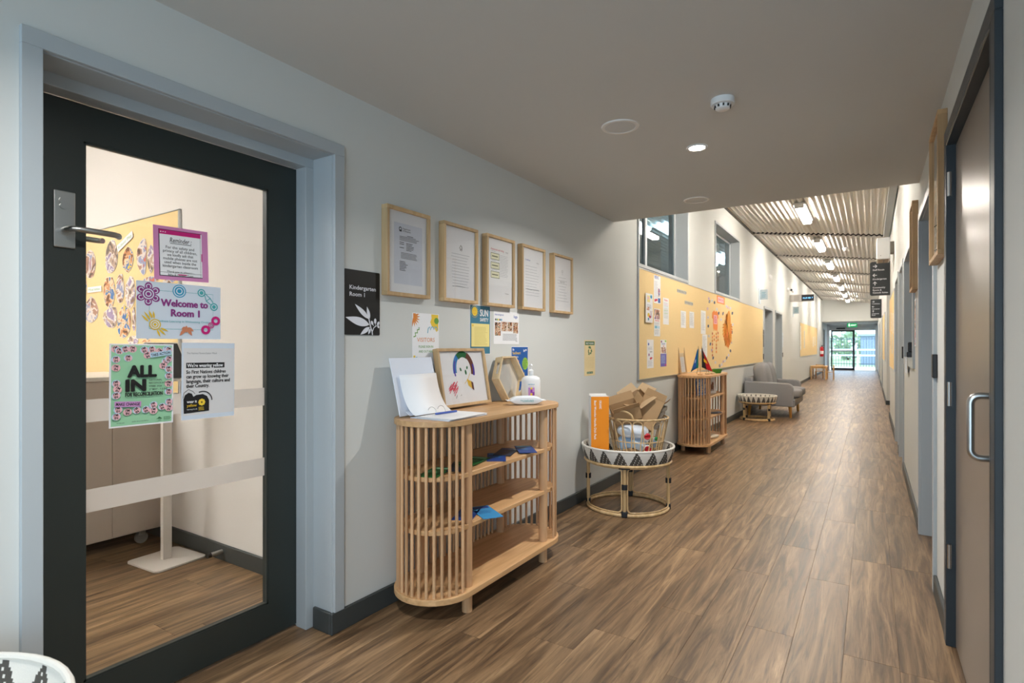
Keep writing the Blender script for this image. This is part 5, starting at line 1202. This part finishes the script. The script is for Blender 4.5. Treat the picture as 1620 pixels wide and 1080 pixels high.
# ================================================================== THINGS ON THE FAR SLATTED SHELF
SY = 6.77
r = box_frame('framed_print', (-1.955, SY+0.03, CT+0.003), EASTWARD, 0.26, 0.375, 0.022, 'tall narrow timber frame behind the flags on the far slatted shelf', None, lambda P,H: P.lines(20,80,H*0.8,12,H*0.05,1.2,PALE_INK,0.3), bw=0.018, rake=0.12)
def flag(x, y, lean, label, cols):
    r = empty('desk_flag',(x,y,CT),math.radians(-57)); tag(r,label,'flag','small desk flags on the far slatted shelf')
    MB().lathe([(0,0),(0.028,0),(0.028,0.010),(0.008,0.016),(0,0.016)],20).build('stand',OAK_Y,r,smooth=True)
    st_ = MB().cyl((0,0,0.01),(0.0,lean,0.345),0.003,8).build('staff',CANE,r)
    n = 10; vs=[]; fs=[]; mi=[]
    for i in range(n+1):
        for j in range(7):
            u, v = i/n, j/6
            vs.append((0.030*u*(0.3+v)+0.018*math.sin(6*u+2*v)*u, lean*(0.98-0.5*0.0)-0.11*u*(0.15+0.85*v)*math.copysign(1,-lean), 0.335-0.245*v-0.05*u))
    for i in range(n):
        for j in range(6):
            fs.append((i*7+j,(i+1)*7+j,(i+1)*7+j+1,i*7+j+1)); mi.append(cols(i/n,j/6))
    mb = MB(); mb.v=vs; mb.f=fs; mb.m=mi
    o = mb.build('cloth',[M('flag_blue',(24,90,176),0.8),M('flag_green',(0,120,112),0.8),M('flag_black',(28,28,30),0.8),M('flag_red',(206,30,44),0.8),M('flag_yellow',(246,200,40),0.8),WHITE],st_,smooth=True); o.modifiers.new('thickness','SOLIDIFY').thickness = 0.001
    return r
flag(-1.70, SY-0.02, -0.020, 'small blue and green flag hanging on a stand, far slatted shelf', lambda u,v: 1 if u < 0.25 or u > 0.85 else (5 if 0.4<u<0.6 and 0.45<v<0.65 else 0))
flag(-1.72, SY+0.06, 0.020, 'small black, red and yellow flag hanging on a stand, far slatted shelf', lambda u,v: 4 if 0.25<u<0.75 and 0.35<v<0.65 else (2 if u < 0.5 else 3))
r = empty('tabletop_easel',(-1.74,SY+0.33,CT)); tag(r,'small wooden easel holding a white card on the far slatted shelf','easel')
MB().cyl((0.05,-0.06,0),(-0.03,0.0,0.27),0.005,8).cyl((0.05,0.06,0),(-0.03,0.0,0.27),0.005,8).cyl((-0.09,0,0),(-0.03,0,0.27),0.005,8).box(0.025,0.05,-0.07,0.07,0.055,0.064).build('stand',PINE,r)
MB().obox((0.005,0.0,0.185),(0.003,0.15,0.25),(0,-0.30,0)).build('card',WHITE,r)
o = empty('green_bowl',(-1.65,SY+0.60,CT)); tag(o,'small bright green oval bowl on the far slatted shelf','bowl')
MB().lathe([(0,0),(0.050,0),(0.066,0.052),(0.062,0.052),(0.047,0.005),(0,0.005)],28,sy=1.35).build('bowl',M('green_ceramic',(58,140,44),0.4),o,smooth=True)
for k,(x,y) in enumerate(((-1.66,SY+0.17),(-1.63,SY+0.30),(-1.67,SY+0.44))):
    o = MB().puff((0,0,0.012),(0.035,0.022,0.012),0.9,14,8).build('wooden_pebble',PINE,smooth=True); o.location=(x,y,CT); o.rotation_euler=(0,0,0.7*k); tag(o,['smooth wooden piece below the flags on the far slatted shelf','smooth wooden piece in front of the small easel','smooth wooden piece between the easel and the green bowl'][k],'wooden toy','wooden pieces on the far slatted shelf')
def book(x,y,z,rz,w,h,c,label,draw=None):
    r = empty('picture_book',(x,y,z),rz); tag(r,label,'book','picture books in the far slatted shelf')
    MB().obox((0,0,h/2),(0.012,w,h),(0,-0.12,0)).build('cover',c,r)
    P = Print(w,h,100,0.0); draw(P,100*h/w); o = P.build(r,'cover_print'); o.matrix_local = Matrix.Translation((0,0,h/2)) @ Matrix.Rotation(-0.12,4,'Y') @ Matrix.Translation((0.0066,-w/2,-h/2)) @ basis((0,0,0),(0,1,0),(0,0,1))
    return r
BBL = photo_mat('blue_pattern',[(24,80,170),(40,110,200),(150,190,230),(230,236,240),(30,90,180)],40)
book(-1.73,SY+0.17,0.666,-0.35,0.22,0.20,ROY,'blue patterned picture book on the upper board of the far slatted shelf',lambda P,H:P.rect(2,2,98,H-2,BBL))
def bear(P,H):
    B = M('print_bear_brown',(112,66,44),0.7); P.ell(50,H*0.42,26,H*0.17,B).ell(66,H*0.60,14,H*0.1,B).ell(60,H*0.70,4,4,B).ell(74,H*0.70,4,4,B).rects([(30,H*0.16,40,H*0.4),(44,H*0.16,52,H*0.4),(60,H*0.16,70,H*0.4)],B)
book(-1.70,SY+0.52,0.666,-0.25,0.20,0.20,WHITE,'white picture book with a brown bear in the far slatted shelf',bear)
o = empty('open_book',(-1.68,SY+0.5,0.4205),0.4); tag(o,'dark open book on the middle board of the far slatted shelf','book','picture books in the far slatted shelf')
MB().obox((-0.052,0,0.010),(0.105,0.15,0.006),(0,0.12,0)).obox((0.052,0,0.010),(0.105,0.15,0.006),(0,-0.12,0)).build('pages',M('dark_page',(62,62,74),0.6),o)
o = MB().puff((0,0,0.02),(0.11,0.07,0.02),0.6).build('sheepskin', M('cream_fleece',(226,210,188),0.95,bump=(150,1.0)),smooth=True); o.location=(-1.68,SY+0.45,0.1205); o.rotation_euler=(0,0,1.4); tag(o,'cream fleece folded on the base of the far slatted shelf','fleece')

# ================================================================== GREY SOFA
GREYF = M('grey_upholstery',(140,140,143),0.9,spec=0.15,var=(90,0.10),bump=(600,0.3)); SOFL = wood('honey_leg_timber',(214,160,82),(184,128,58),'Z')
r = empty('sofa',(-1.515,11.53,0)); tag(r,'small grey two-seat sofa with wooden legs against the left wall','sofa')
HX, HY = 0.43, 0.71
MB().box(-HX,HX-0.03,-HY+0.02,HY-0.02,0.20,0.33).build('seat_base',GREYF,r,bevel=0.02,seg=3)
for s_ in (-1,1):
    yo = s_*(HY-0.085); prof = []
    a0, b0 = -HX, HX-0.06
    pts = [(a0,0.20),(b0,0.20),(b0,0.52)]+[(b0-0.10+0.10*math.cos(t),0.52+0.09*math.sin(t)) for t in [PI/2*i/6 for i in range(1,7)]]+[(a0,0.635)]
    n=len(pts); mb=MB(); mb.add([(x,yo-0.075,z) for x,z in pts]+[(x,yo+0.075,z) for x,z in pts],[tuple(range(n)),tuple(range(2*n-1,n-1,-1))]+[(i,n+i,n+(i+1)%n,(i+1)%n) for i in range(n)])
    mb.build('arm',GREYF,r,bevel=0.022,seg=3)
    MB().puff((0.10,s_*0.275,0.415),(0.37,0.278,0.085),0.42).build('seat_cushion',GREYF,r,smooth=True)
    o = MB().puff((0,0,0),(0.135,0.278,0.25),0.6).build('back_cushion',GREYF,r,smooth=True); o.location=(-0.175,s_*0.275,0.71); o.rotation_euler=(0,-0.20,0)
MB().box(-HX,-HX+0.14,-HY+0.06,HY-0.06,0.25,0.70).build('back_frame',GREYF,r,bevel=0.03,seg=3)
for (x,y) in ((HX-0.12,-HY+0.12),(HX-0.12,HY-0.12),(-HX+0.08,-HY+0.12),(-HX+0.08,HY-0.12)): MB().cyl((x,y,0.205),(x+0.012*(1 if x>0 else -1),y,0),0.030,14,0.019).build('leg',SOFL,r,smooth=True)

# ================================================================== CHILDREN'S TABLE AND CHAIRS, EXTINGUISHER
KW = wood('beech',(218,176,120),(192,146,92),'Z')
r = empty('childrens_table',(-1.68,24.55,0)); tag(r,"low wooden children's table far down the left wall",'table')
MB().box(-0.28,0.28,-0.45,0.45,0.49,0.515).build('tabletop',KW,r,bevel=0.004)
MB().box(-0.24,0.24,-0.41,0.41,0.43,0.49).build('apron',KW,r)
for sx_ in (-1,1):
    for sy_ in (-1,1): MB().box(sx_*0.245-0.022,sx_*0.245+0.022,sy_*0.41-0.022,sy_*0.41+0.022,0,0.49).build('leg',KW,r)
def kchair(x,y,rz,label):
    r = empty('childrens_chair',(x,y,0),rz); tag(r,label,'chair',"children's chairs")
    MB().box(-0.14,0.14,-0.14,0.14,0.27,0.29).build('seat',KW,r,bevel=0.004)
    for sx_ in (-1,1):
        MB().box(sx_*0.125-0.016,sx_*0.125+0.016,-0.14,-0.105,0,0.27).build('leg',KW,r)
        MB().box(sx_*0.125-0.016,sx_*0.125+0.016,0.105,0.14,0,0.55).build('leg',KW,r)
    MB().box(-0.125,0.125,0.112,0.132,0.42,0.54).build('backrest',KW,r,bevel=0.004)
kchair(-1.32,24.50,-PI/2,"small wooden chair pushed in at the corridor side of the children's table")
kchair(-1.72,25.22,0.0,"small wooden chair at the far end of the children's table")
ye, ze = on_x(1297,575,XL+0.08)
r = empty('fire_extinguisher',(XL+0.085,29.2,0.80)); tag(r,'red fire extinguisher hanging on the left wall near the exit','fire extinguisher')
REDP = M('extinguisher_red',(206,26,34),0.3)
MB().lathe([(0,0),(0.070,0),(0.076,0.02),(0.076,0.36),(0.06,0.42),(0.025,0.45),(0,0.45)],24).build('cylinder',REDP,r,smooth=True)
MB().box(-0.02,0.02,-0.03,0.03,0.45,0.50).box(-0.01,0.10,-0.012,0.012,0.50,0.52).build('valve',BLACK_PL,r)
MB().tube([(0.02,0.03,0.47),(0.06,0.09,0.42),(0.07,0.10,0.25),(0.07,0.09,0.10)],0.012,8).build('hose',BLACK_PL,r,smooth=True)
MB().lathe([(0.0772,0.12),(0.0772,0.26)],24).build('label',WHITE,r)
MB().box(-0.085,-0.07,-0.03,0.03,0.1,0.42).build('wall_bracket',STEEL,r)

# ================================================================== LEFT WALL FITTINGS FURTHER ON
r = placed('led_display',(XL,18.1,2.56),SOUTH); tag(r,'wall-mounted bar sign with a black lit display, over the left doorways','display')
w = 0.62
MB().box(0,w,0,0.20,-0.05,0.05).build('case',M('pale_grey_case',(206,202,198),0.5),r,bevel=0.004)
MB().box(0.30,w-0.004,0.012,0.188,0.05,0.054).build('screen',BLACK_PL,r)
P = Print(0.31,0.18,100,0.0545); P.text('10:18 AM  7',50,22,17,M('display_glow',(120,200,255),0.5,emit=(110,196,255),es=1.6),0.02,fit=82); o = P.build(r,'readout'); o.location=(0.30,0.01,0)
mb = MB()
for i in range(6): mb.box(0.10,0.24,0.03+0.026*i,0.040+0.026*i,0.05,0.0525)
mb.build('speaker_slot',M('slot_grey',(160,156,152),0.7),r)
for k,(y,lb) in enumerate(((12.75,'pale blade sign projecting above the first left doorway'),(18.8,'pale blade sign projecting from the left wall past the doorways'))):
    r = placed('blade_sign',(XL,y,2.16),SOUTH); tag(r,lb,'sign','pale blade signs'); PB = M('pale_blue_panel',(206,222,232),0.4)
    MB().box(0,0.012,0.0,0.33,-0.10,0.10).build('back_plate',PB,r,bevel=0.003); MB().box(0.012,0.16,0.09,0.30,-0.005,0.005).build('blade',PB,r,bevel=0.003)
    P = Print(0.14,0.20,100,0.0055); P.lines(20,84,110,5,18,7,LB,0.3); o = P.build(r,'lettering'); o.location=(0.016,0.09,0)
r = placed('security_camera',(XL,17.4,2.86),EASTWARD); tag(r,'small white security camera high on the left wall','camera')
MB().lathe([(0,0),(0.055,0),(0.055,0.03),(0,0.04)],20).build('mount',WHITE_PL,r,smooth=True); MB().cyl((0,0,0.03),(0.02,-0.01,0.10),0.018,10).build('arm',WHITE_PL,r); MB().cyl((-0.05,-0.02,0.11),(0.09,-0.05,0.14),0.036,16).build('body',WHITE_PL,r,smooth=True); MB().cyl((-0.05,-0.02,0.11),(-0.054,-0.019,0.109),0.030,16).build('lens',BLACK_PL,r)
r = placed('wall_sounder',(XL,14.1,2.86),EASTWARD); tag(r,'round white alarm sounder high on the left wall','alarm'); MB().lathe([(0,0),(0.06,0),(0.06,0.03),(0.045,0.06),(0,0.065)],24).build('body',WHITE_PL,r,smooth=True); MB().box(-0.05,0.05,-0.05,0.05,0,0.012).build('back_plate',WHITE_PL,r)
for k,(y,z,h,lb) in enumerate(((13.17,1.25,0.42,'dark name plate beside the first left doorway'),(16.33,1.25,0.42,'pale name plate beside the second left doorway'))):
    r = placed('name_plate',(XL,y,z),EASTWARD); tag(r,lb,'sign','door name plates'); MB().box(0,0.15,0,h*0.9,0,0.005).build('panel',SIGNBLK if k == 0 else M('pale_blue_panel'),r); P = Print(0.15,h*0.9,100,0.0055); P.text('Room',50,180,22,SIGNWHT if k==0 else INK,0.01).text('2' if k == 0 else '3',50,130,30,SIGNWHT if k==0 else INK,0.01); P.build(r,'lettering')
    o = MB().box(XL,XL+0.012,y+0.04,y+0.11,0.98,1.10).build('card_reader',BLACK_PL,bevel=0.003); tag(o,['black card reader below the dark name plate','black card reader below the pale name plate'][k],'card reader','card readers')

# ================================================================== RIGHT WALL THINGS
RWOOD = wood('right_frame_timber',(196,162,120),(172,136,94),'Y',rough=0.5)
def art(seed):
    def f(P,H):
        P.rect(16,H*0.12,84,H*0.88,M('grey_photo_%d'%seed,(196,196,192),0.5)).rect(22,H*0.55,78,H*0.84,M('print_sage',(170,182,150),0.6)).lines(24,76,H*0.48,8,H*0.035,1.2,PALE_INK,0.3)
    return f
box_frame('framed_picture', (XR,3.525,1.668),WESTWARD,0.43,0.64,0.036,'deep timber box frame nearest the viewer on the right wall',None,art(1),bw=0.022,wood_m=RWOOD,deep=0.012)
box_frame('framed_picture', (XR,5.23,1.668),WESTWARD,0.43-0.11,0.637,0.036,'second timber box frame on the right wall, past the pale doorway',None,art(2),bw=0.022,wood_m=RWOOD,deep=0.012)
def way_sign(y, label, lines):
    r = placed('hanging_sign',(XR-0.30,y,2.16),SOUTH); tag(r,label,'sign','dark wayfinding signs off the right wall'); w,h,q = 0.298,0.60,0.035
    pts = [(w,0),(w,h),]+[(q+q*math.cos(t),h-q+q*math.sin(t)) for t in [PI/2+PI/2*i/6 for i in range(7)]]+[(q+q*math.cos(t),q+q*math.sin(t)) for t in [PI+PI/2*i/6 for i in range(7)]]
    MB().prism(pts,-0.012,0.012).build('panel',M('charcoal_sign_panel',(34,40,44),0.45),r)
    P = Print(w,h,100,0.0122); H = 100*h/w
    def arrow(x,y_,d):
        c,s_ = (1,0) if d == 'r' else (-1,0) if d == 'l' else (0,1)
        f = lambda a,b: (x+c*a-s_*b, y_+s_*a+c*b)
        P.line([f(-10,0),f(9,0)],4,SIGNWHT).line([f(1,9),f(10,0),f(1,-9)],4,SIGNWHT)
    arrow(25,H*0.865,'r'); P.text(lines[0],14,H*0.735,13,SIGNWHT,0.02,'LEFT'); arrow(25,H*0.60,'l'); P.text(lines[1],14,H*0.465,13,SIGNWHT,0.02,'LEFT'); arrow(25,H*0.355,'u')
    for i,t in enumerate(lines[2]): P.text(t,14,H*(0.215-0.075*i),13,SIGNWHT,0.02,'LEFT')
    P.build(r,'lettering'); return r
way_sign(11.8,'larger dark direction sign with arrows, partly behind the white wall unit',('Staff Room','Kindergarten',('Community','Room &','Consult Suites')))
way_sign(21.1,'smaller-looking dark direction sign further down the right wall',('Consult Suite','Kindergarten',('Community','Room')))
r = placed('wall_heater',(XR-0.215,9.72,2.53),SOUTH); tag(r,'white boxy unit bracketed high on the right wall in front of the direction sign','wall unit')
MB().box(0,0.165,0,0.31,-0.48,0).build('case',WHITE_PL,r,bevel=0.008); MB().box(0.165,0.215,0.10,0.26,-0.30,-0.10).build('bracket',M('bracket_beige',(190,180,166),0.5),r); MB().box(0.02,0.145,-0.004,0.0,-0.44,-0.05).build('underside_grille',M('grille_taupe',(150,138,124),0.6),r); MB().box(0.080,0.10,-0.006,-0.004,-0.40,-0.10).build('slot',BLACK_PL,r); MB().cyl((0.05,0.05,0),(0.05,0.05,0.002),0.006,10).build('indicator',M('grey_dot',(150,150,150),0.5),r)
for k,(y,z,h,lb) in enumerate(((3.555,1.10,0.12,'black card reader on the right wall under the nearest box frame'),(7.05-0.16,1.14,0.12,'black card reader on the right wall past the service hatch'))):
    o = MB().box(XR-0.022,XR,y-0.03,y+0.03,z,z+h).build('card_reader',BLACK_PL,bevel=0.004); tag(o,lb,'card reader','card readers')
s = sheet('notice','small photo card under the second box frame on the right wall','notice',(XR-0.001,5.19,1.26),WESTWARD,0.15,0.35,WHITE,thick=0.006); P = Print(0.15,0.35); P.rect(8,8,92,225,PHO2); P.layer += 90; o = P.build(s); o.location=(0,0,0.0055)
r = empty('hatch_phone',(XR-0.005,6.35,1.16)); tag(r,'small black handset on the sill of the service hatch','phone'); MB().box(0,0.07,-0.03,0.03,0,0.05).build('base',BLACK_PL,r,bevel=0.006); MB().box(0.01,0.06,-0.02,0.02,0.05,0.14).build('handset',BLACK_PL,r,bevel=0.008)
s = sheet('notice','white card stuck below the service hatch on the right wall','notice',(XR-0.017,6.30,1.02),WESTWARD,0.30,0.14,PALEB)

# ================================================================== INSIDE THE CLASSROOM
WY = 1.85
pb = placed('pinboard',(-7.0,WY,0.95),SOUTH); tag(pb,'yellow pinboard with photo cut-outs on the classroom wall behind the glazed door','pinboard','yellow felt pinboards')
bw_, bh = 3.30, 1.185
MB().box(0.01,bw_-0.014,0.012,bh-0.006,0,0.012).build('felt_panel',FELT,pb)
for (a,b,c,d) in ((0,bw_,0,0.012),(0,bw_,bh-0.006,bh),(0,0.010,0.012,bh),(bw_-0.014,bw_,0.0,bh)): MB().box(a,b,c,d,0,0.016).build('edge_strip',ALU,pb)
PCOL = [[(96,70,60),(176,130,106),(226,214,206),(150,156,190),(206,110,90)],[(110,96,90),(190,160,140),(232,226,220),(160,140,176),(140,110,90)],[(110,70,46),(206,140,90),(236,206,170),(70,120,180),(240,200,60)]]
PM = [photo_mat('photo_print_%d'%i,c,11+2*i) for i,c in enumerate(PCOL)]
# (x, y, half width, half height) in crop pixels of the view through the door (origin 130,360, scale 4.5)
ov = [(62,260,40,105),(210,210,46,125),(328,225,40,92),(425,205,36,135),(492,220,26,100),(195,458,45,115),(272,430,30,108),(345,465,38,120),(20,430,16,75),(65,590,50,98),(200,640,52,78),(300,670,50,122),(495,368,58,22),(365,800,42,34),(460,805,34,18),(620,380,48,16),(370,650,12,90)]
for k,(x,y,a,b) in enumerate(ov):
    (x0,_),(x1,_) = on_y(130+(x-a)/4.5,360+y/4.5,WY-0.013), on_y(130+(x+a)/4.5,360+y/4.5,WY-0.013); c = on_y(130+x/4.5,360+y/4.5,WY-0.013); zt = on_y(130+x/4.5,360+(y-b)/4.5,WY-0.013)[1]
    w_, h_ = (x1-x0)/2, zt-c[1]; n_ = 12; pts=[]
    for i in range(n_):
        t = 2*PI*i/n_; q = 0.9+0.16*random.random(); pts.append((w_*q*math.cos(t)+(0.35*w_*math.sin(t)**2 if k in (3,10) else 0), h_*q*math.sin(t)))
    o = MB().prism(pts,0,0.0015).build('photo_cutout',M('photo_back',(232,228,224),0.6)); o.matrix_world = basis((c[0],WY-0.0125-0.002,c[1]),SOUTH,(0,0,1))
    MB().prism([(p[0]*0.97,p[1]*0.97) for p in pts],0.0016,0.0018).build('photo',PM[k%3],o)
    tag(o,('rounded photo cut-out, %s on the classroom pinboard' % ['far left of the upper row','second of the upper row','third of the upper row, under a caption strip','slim curved one in the upper row','last of the upper row, beside the pink notice','first of the middle row','narrow one of the middle row','last of the middle row, beside the welcome sheet','cut by the door stile in the middle row','first of the bottom row','second of the bottom row','large orange one of the bottom row','just under the pink notice','left of two above the mint poster','right of two above the mint poster','right under the pink notice, at the board edge','mostly behind the welcome sheet'][k]),'photo','photo cut-outs on the classroom pinboard')
for k,(x0,x1,y0_,y1_,tx,lb) in enumerate(((258,368,55,175,'Indoor Play','tilted caption strip above the photo cut-outs on the classroom pinboard'),(42,135,420,465,'Meal times','level caption strip at the left of the classroom pinboard'))):
    a = on_y(130+x0/4.5,360+y1_/4.5,WY-0.015); b = on_y(130+x1/4.5,360+y0_/4.5,WY-0.015); d = on_y(130+x1/4.5,360+y1_/4.5,WY-0.015)
    w_ = b[0]-a[0]; hgt = (b[1]-d[1])*(0.42 if k == 0 else 0.9)
    s = sheet('caption_strip',lb,'caption',(a[0],WY-0.018,a[1]),SOUTH,w_*1.05,hgt,WHITE,tilt=0.35 if k == 0 else 0.0,group='caption strips on the classroom pinboard'); P = Print(w_*1.05,hgt); P.text(tx,50,100*hgt/w_*0.28,100*hgt/w_*0.6,GR,0.0,fit=86); P.build(s)
# white trolley
TROL = M('trolley_shaded_side',(188,172,160),0.5)  # sides darker than the top: shade painted into the colour
r = empty('trolley',(-4.30,1.32,0)); tag(r,'white storage trolley on castors against the classroom wall','trolley')
MB().box(-0.42,0.42,-0.62,0.50,0.09,1.05).build('cabinet',TROL,r,bevel=0.004); MB().box(-0.43,0.43,-0.63,0.505,1.05,1.075).build('top',M('trolley_top',(222,214,206),0.5),r,bevel=0.003)
MB().box(0.42,0.424,-0.62,0.21,0.10,1.04).build('door_panel',TROL,r); MB().box(0.42,0.424,0.215,0.50,0.10,1.04).build('door_panel',TROL,r)
for (x,y) in ((0.36,0.40),(0.36,-0.52),(-0.36,0.40),(-0.36,-0.52)):
    o = MB().cyl((x-0.011,y,0.036),(x+0.011,y,0.036),0.036,20).build('castor',M('castor_grey',(130,128,126),0.5),r,smooth=True); MB().box(x-0.016,x+0.016,y-0.02,y+0.02,0.055,0.09).build('castor_fork',STEEL,o)
MB().tube([(0.43,0.40,0.93),(0.50,0.43,0.90),(0.49,0.47,0.80),(0.44,0.50,0.76)],0.005,6).build('cable',BLACK_PL,r)
o = MB().box(-3.95,-3.72-0.16,0.55,1.52,1.075,1.10).build('paper_stack',MINT); o2 = None; tag(o,'mint green paper stack on the trolley','paper')
bpy.data.objects.remove(o)
o = MB().box(-0.15,0.15,-0.21,0.21,0,0.075).build('paper_stack',MINT,bevel=0.002); o.location=(-4.05,1.12,1.0755); tag(o,'mint green stack of paper lying on the trolley','paper stack')
MB().box(-0.145,0.14,-0.205,0.20,0.0755,0.082).build('top_sheet',LILAC,o)
r = empty('document_stand',(-4.08,1.02,1.1580)); tag(r,'white folder propped upright on the paper stack on the trolley','folder')
MB().obox((0,0,0.135),(0.012,0.21,0.27),(0.0,-0.25,0.5)).build('folder',WHITE_PL,r); MB().obox((0.045,0,0.13),(0.006,0.20,0.26),(0,-0.25,0.5)).build('loose_page',PALEB,r)
# kiosk stand
KS = M('kiosk_white',(226,218,210),0.45)
p = [on_z(203,890),on_z(243,910),on_z(325,882),on_z(282,864)]
kx, ky = sum(q[0] for q in p)/4, sum(q[1] for q in p)/4
r = empty('kiosk_stand',(kx,ky,0),math.atan2(p[2][1]-p[1][1],p[2][0]-p[1][0])); tag(r,'white tablet stand on a flat base inside the classroom','stand')
lx = math.dist(p[1],p[2])/2; ly = math.dist(p[0],p[1])/2
q_ = 0.03; pts=[]
for (cx,cy,a0) in ((lx-q_,-ly+q_,-90),(lx-q_,ly-q_,0),(-lx+q_,ly-q_,90),(-lx+q_,-ly+q_,180)):
    for k in range(6): t=math.radians(a0+18*k); pts.append((cx+q_*math.cos(t),cy+q_*math.sin(t)))
MB().prism(pts,0.001,0.012).build('base_plate',KS,r,bevel=0.002)
bp_ = on_z(263,886); dl = Matrix.Rotation(-r.rotation_euler.z,3,'Z') @ Vector((bp_[0]-kx,bp_[1]-ky,0))
MB().box(dl.x-0.026,dl.x+0.026,dl.y-0.014,dl.y+0.014,0.012,1.10).build('post',KS,r,bevel=0.003)
MB().obox((dl.x,dl.y-0.02,1.17),(0.20,0.016,0.27),(-0.6,0,0)).build("tablet_case",KS,r,bevel=0.006); tcs = [c for c in r.children if c.name.startswith("tablet_case")][0]; MB().obox((dl.x,dl.y-0.030,1.177),(0.17,0.004,0.24),(-0.6,0,0)).build('tablet_screen',BLACK_PL,tcs)
MB().tube([(dl.x+0.05,dl.y,0.985),(dl.x+0.07,dl.y-0.01,0.93),(dl.x+0.10,dl.y,0.94),(dl.x+0.11,dl.y,0.99)],0.003,6).build('cable',WHITE_PL,r)
# door stop on the classroom skirting
a = on_y(348,884,WY-0.03)
r = empty('door_stop',(a[0],WY-0.0165,0.055)); tag(r,'steel door stop with a black tip on the classroom skirting','door stop'); MB().cyl((0,0,0),(0,-0.07,0),0.013,14).build('stem',STEEL,r,smooth=True); MB().cyl((0,-0.068,0),(0,-0.088,0),0.015,14).build('rubber_tip',BLACK_PL,r,smooth=True)

# ================================================================== EXIT SIGN AND OUTSIDE
EXG = M('exit_green',(20,150,90),0.5,emit=(20,160,96),es=0.9); EXW = M('exit_white',(240,250,244),0.5,emit=(240,255,246),es=1.4)
r = placed('exit_sign',(-0.98,YE+1.0,2.19),SOUTH); tag(r,'green illuminated exit sign hanging before the exit doors','sign'); MB().box(0,0.42,0,0.20,-0.02,0.02).build('case',EXG,r,bevel=0.004); MB().cyl((0.12,0.20,0),(0.12,0.25,0),0.01,8).cyl((0.30,0.20,0),(0.30,0.25,0),0.01,8).build('hanger',WHITE_PL,r)
P = Print(0.42,0.20,100,0.0204); P.text('EXIT',66,16,22,EXW,0.03,fit=50).ell(22,38,4,4,EXW).poly([(18,10),(24,10),(28,22),(24,33),(16,33),(10,24),(14,23),(18,28)],EXW).line([(24,22),(32,12)],4,EXW).line([(24,30),(33,26)],3,EXW); P.build(r,'pictogram')
CONC = M('pale_concrete',(200,198,192),0.8); GRS = M('lawn_green',(150,170,120),0.9,var=(4,0.2))
struct(MB().box(-6,6,YD+0.1,41,-0.12,-0.02).build('ground',CONC),'pale paved landing outside the exit doors','ground')
struct(MB().box(-30,30,41,90,-0.14,-0.05).build('ground_lawn',GRS),'lawn beyond the railing outside the exit','ground')
WM = M('white_rail_paint',(236,238,240),0.5)
r = empty('railing',(-0.85,38.2,0)); tag(r,'white two-bar railing outside the exit doors','railing')
for z in (0.70,1.03): MB().box(-2.0,2.8,-0.03,0.03,z,z+0.09).build('rail',WM,r)
for x in (-1.9,0.2,2.4): MB().box(x-0.04,x+0.04,-0.04,0.04,-0.02,1.12).build('post',WM,r)
r = empty('palisade_fence',(0,41.5,0)); tag(r,'dark vertical-bar fence outside, beyond the railing','fence'); FB = M('slate_fence_paint',(86,98,112),0.6)
mb = MB()
for i in range(52): x = -4+i*0.15; mb.box(x-0.012,x+0.012,-0.012,0.012,-0.05,1.85)
o = mb.build('bars',FB,r); o['kind'] = 'stuff'
for z in (0.15,1.72): MB().box(-4.1,4.0,0.012,0.04,z,z+0.04).build('rail',FB,r)
r = empty('shed',(1.7,46.5,0)); tag(r,'blue-grey shed outside beyond the fence','building'); SH = M('blue_grey_cladding',(136,150,172),0.7)
MB().box(-2.3,4,0,3,-0.1,2.0).build('wall',SH,r); MB().box(-2.5,4.2,-0.2,3.2,2.0,2.15).build('roof',M('shed_roof',(150,158,172),0.6),r)
for k in range(12): MB().box(-2.2+k*0.5,-2.17+k*0.5,-0.02,0.0,0,2.0).build('cladding_rib',SH,r)
random.seed(3)
LEAF = M('hazed_foliage',(186,202,176),0.9,var=(2,0.3))  # leaves lifted pale: overexposure and haze painted into the colour
for k,(x,y,s_) in enumerate(((-4.5,60,1.2),(-1.9,64,1.3),(2.5,62,1.9),(6.5,66,2.0))):
    r = empty('shrub',(x,y,-0.05)); tag(r,['pale shrub at the left beyond the fence','pale shrub behind the fence, left of the shed','pale shrub behind the shed roof','pale shrub at the far right behind the shed'][k],'shrub','shrubs beyond the fence')
    mb = MB()
    for i in range(260):
        d = Vector((random.gauss(0,1),random.gauss(0,1),random.gauss(0,1))).normalized()*s_*(0.7+0.35*random.random()); c = Vector((d.x*1.3,d.y,s_*1.1+d.z)); u = Vector((random.random()-0.5,random.random()-0.5,random.random()-0.5)).normalized()*0.35; v = u.cross(Vector((random.random(),random.random(),1))).normalized()*0.28
        mb.add([c-u,c+v*0.8,c+u,c-v*0.8],[(0,1,2,3)])
    o = mb.build('foliage',LEAF,r); o['kind'] = 'stuff'; MB().cyl((0,0,0),(0,0,s_),0.1,8).build('trunk',M('bark',(90,74,60),0.9),r)
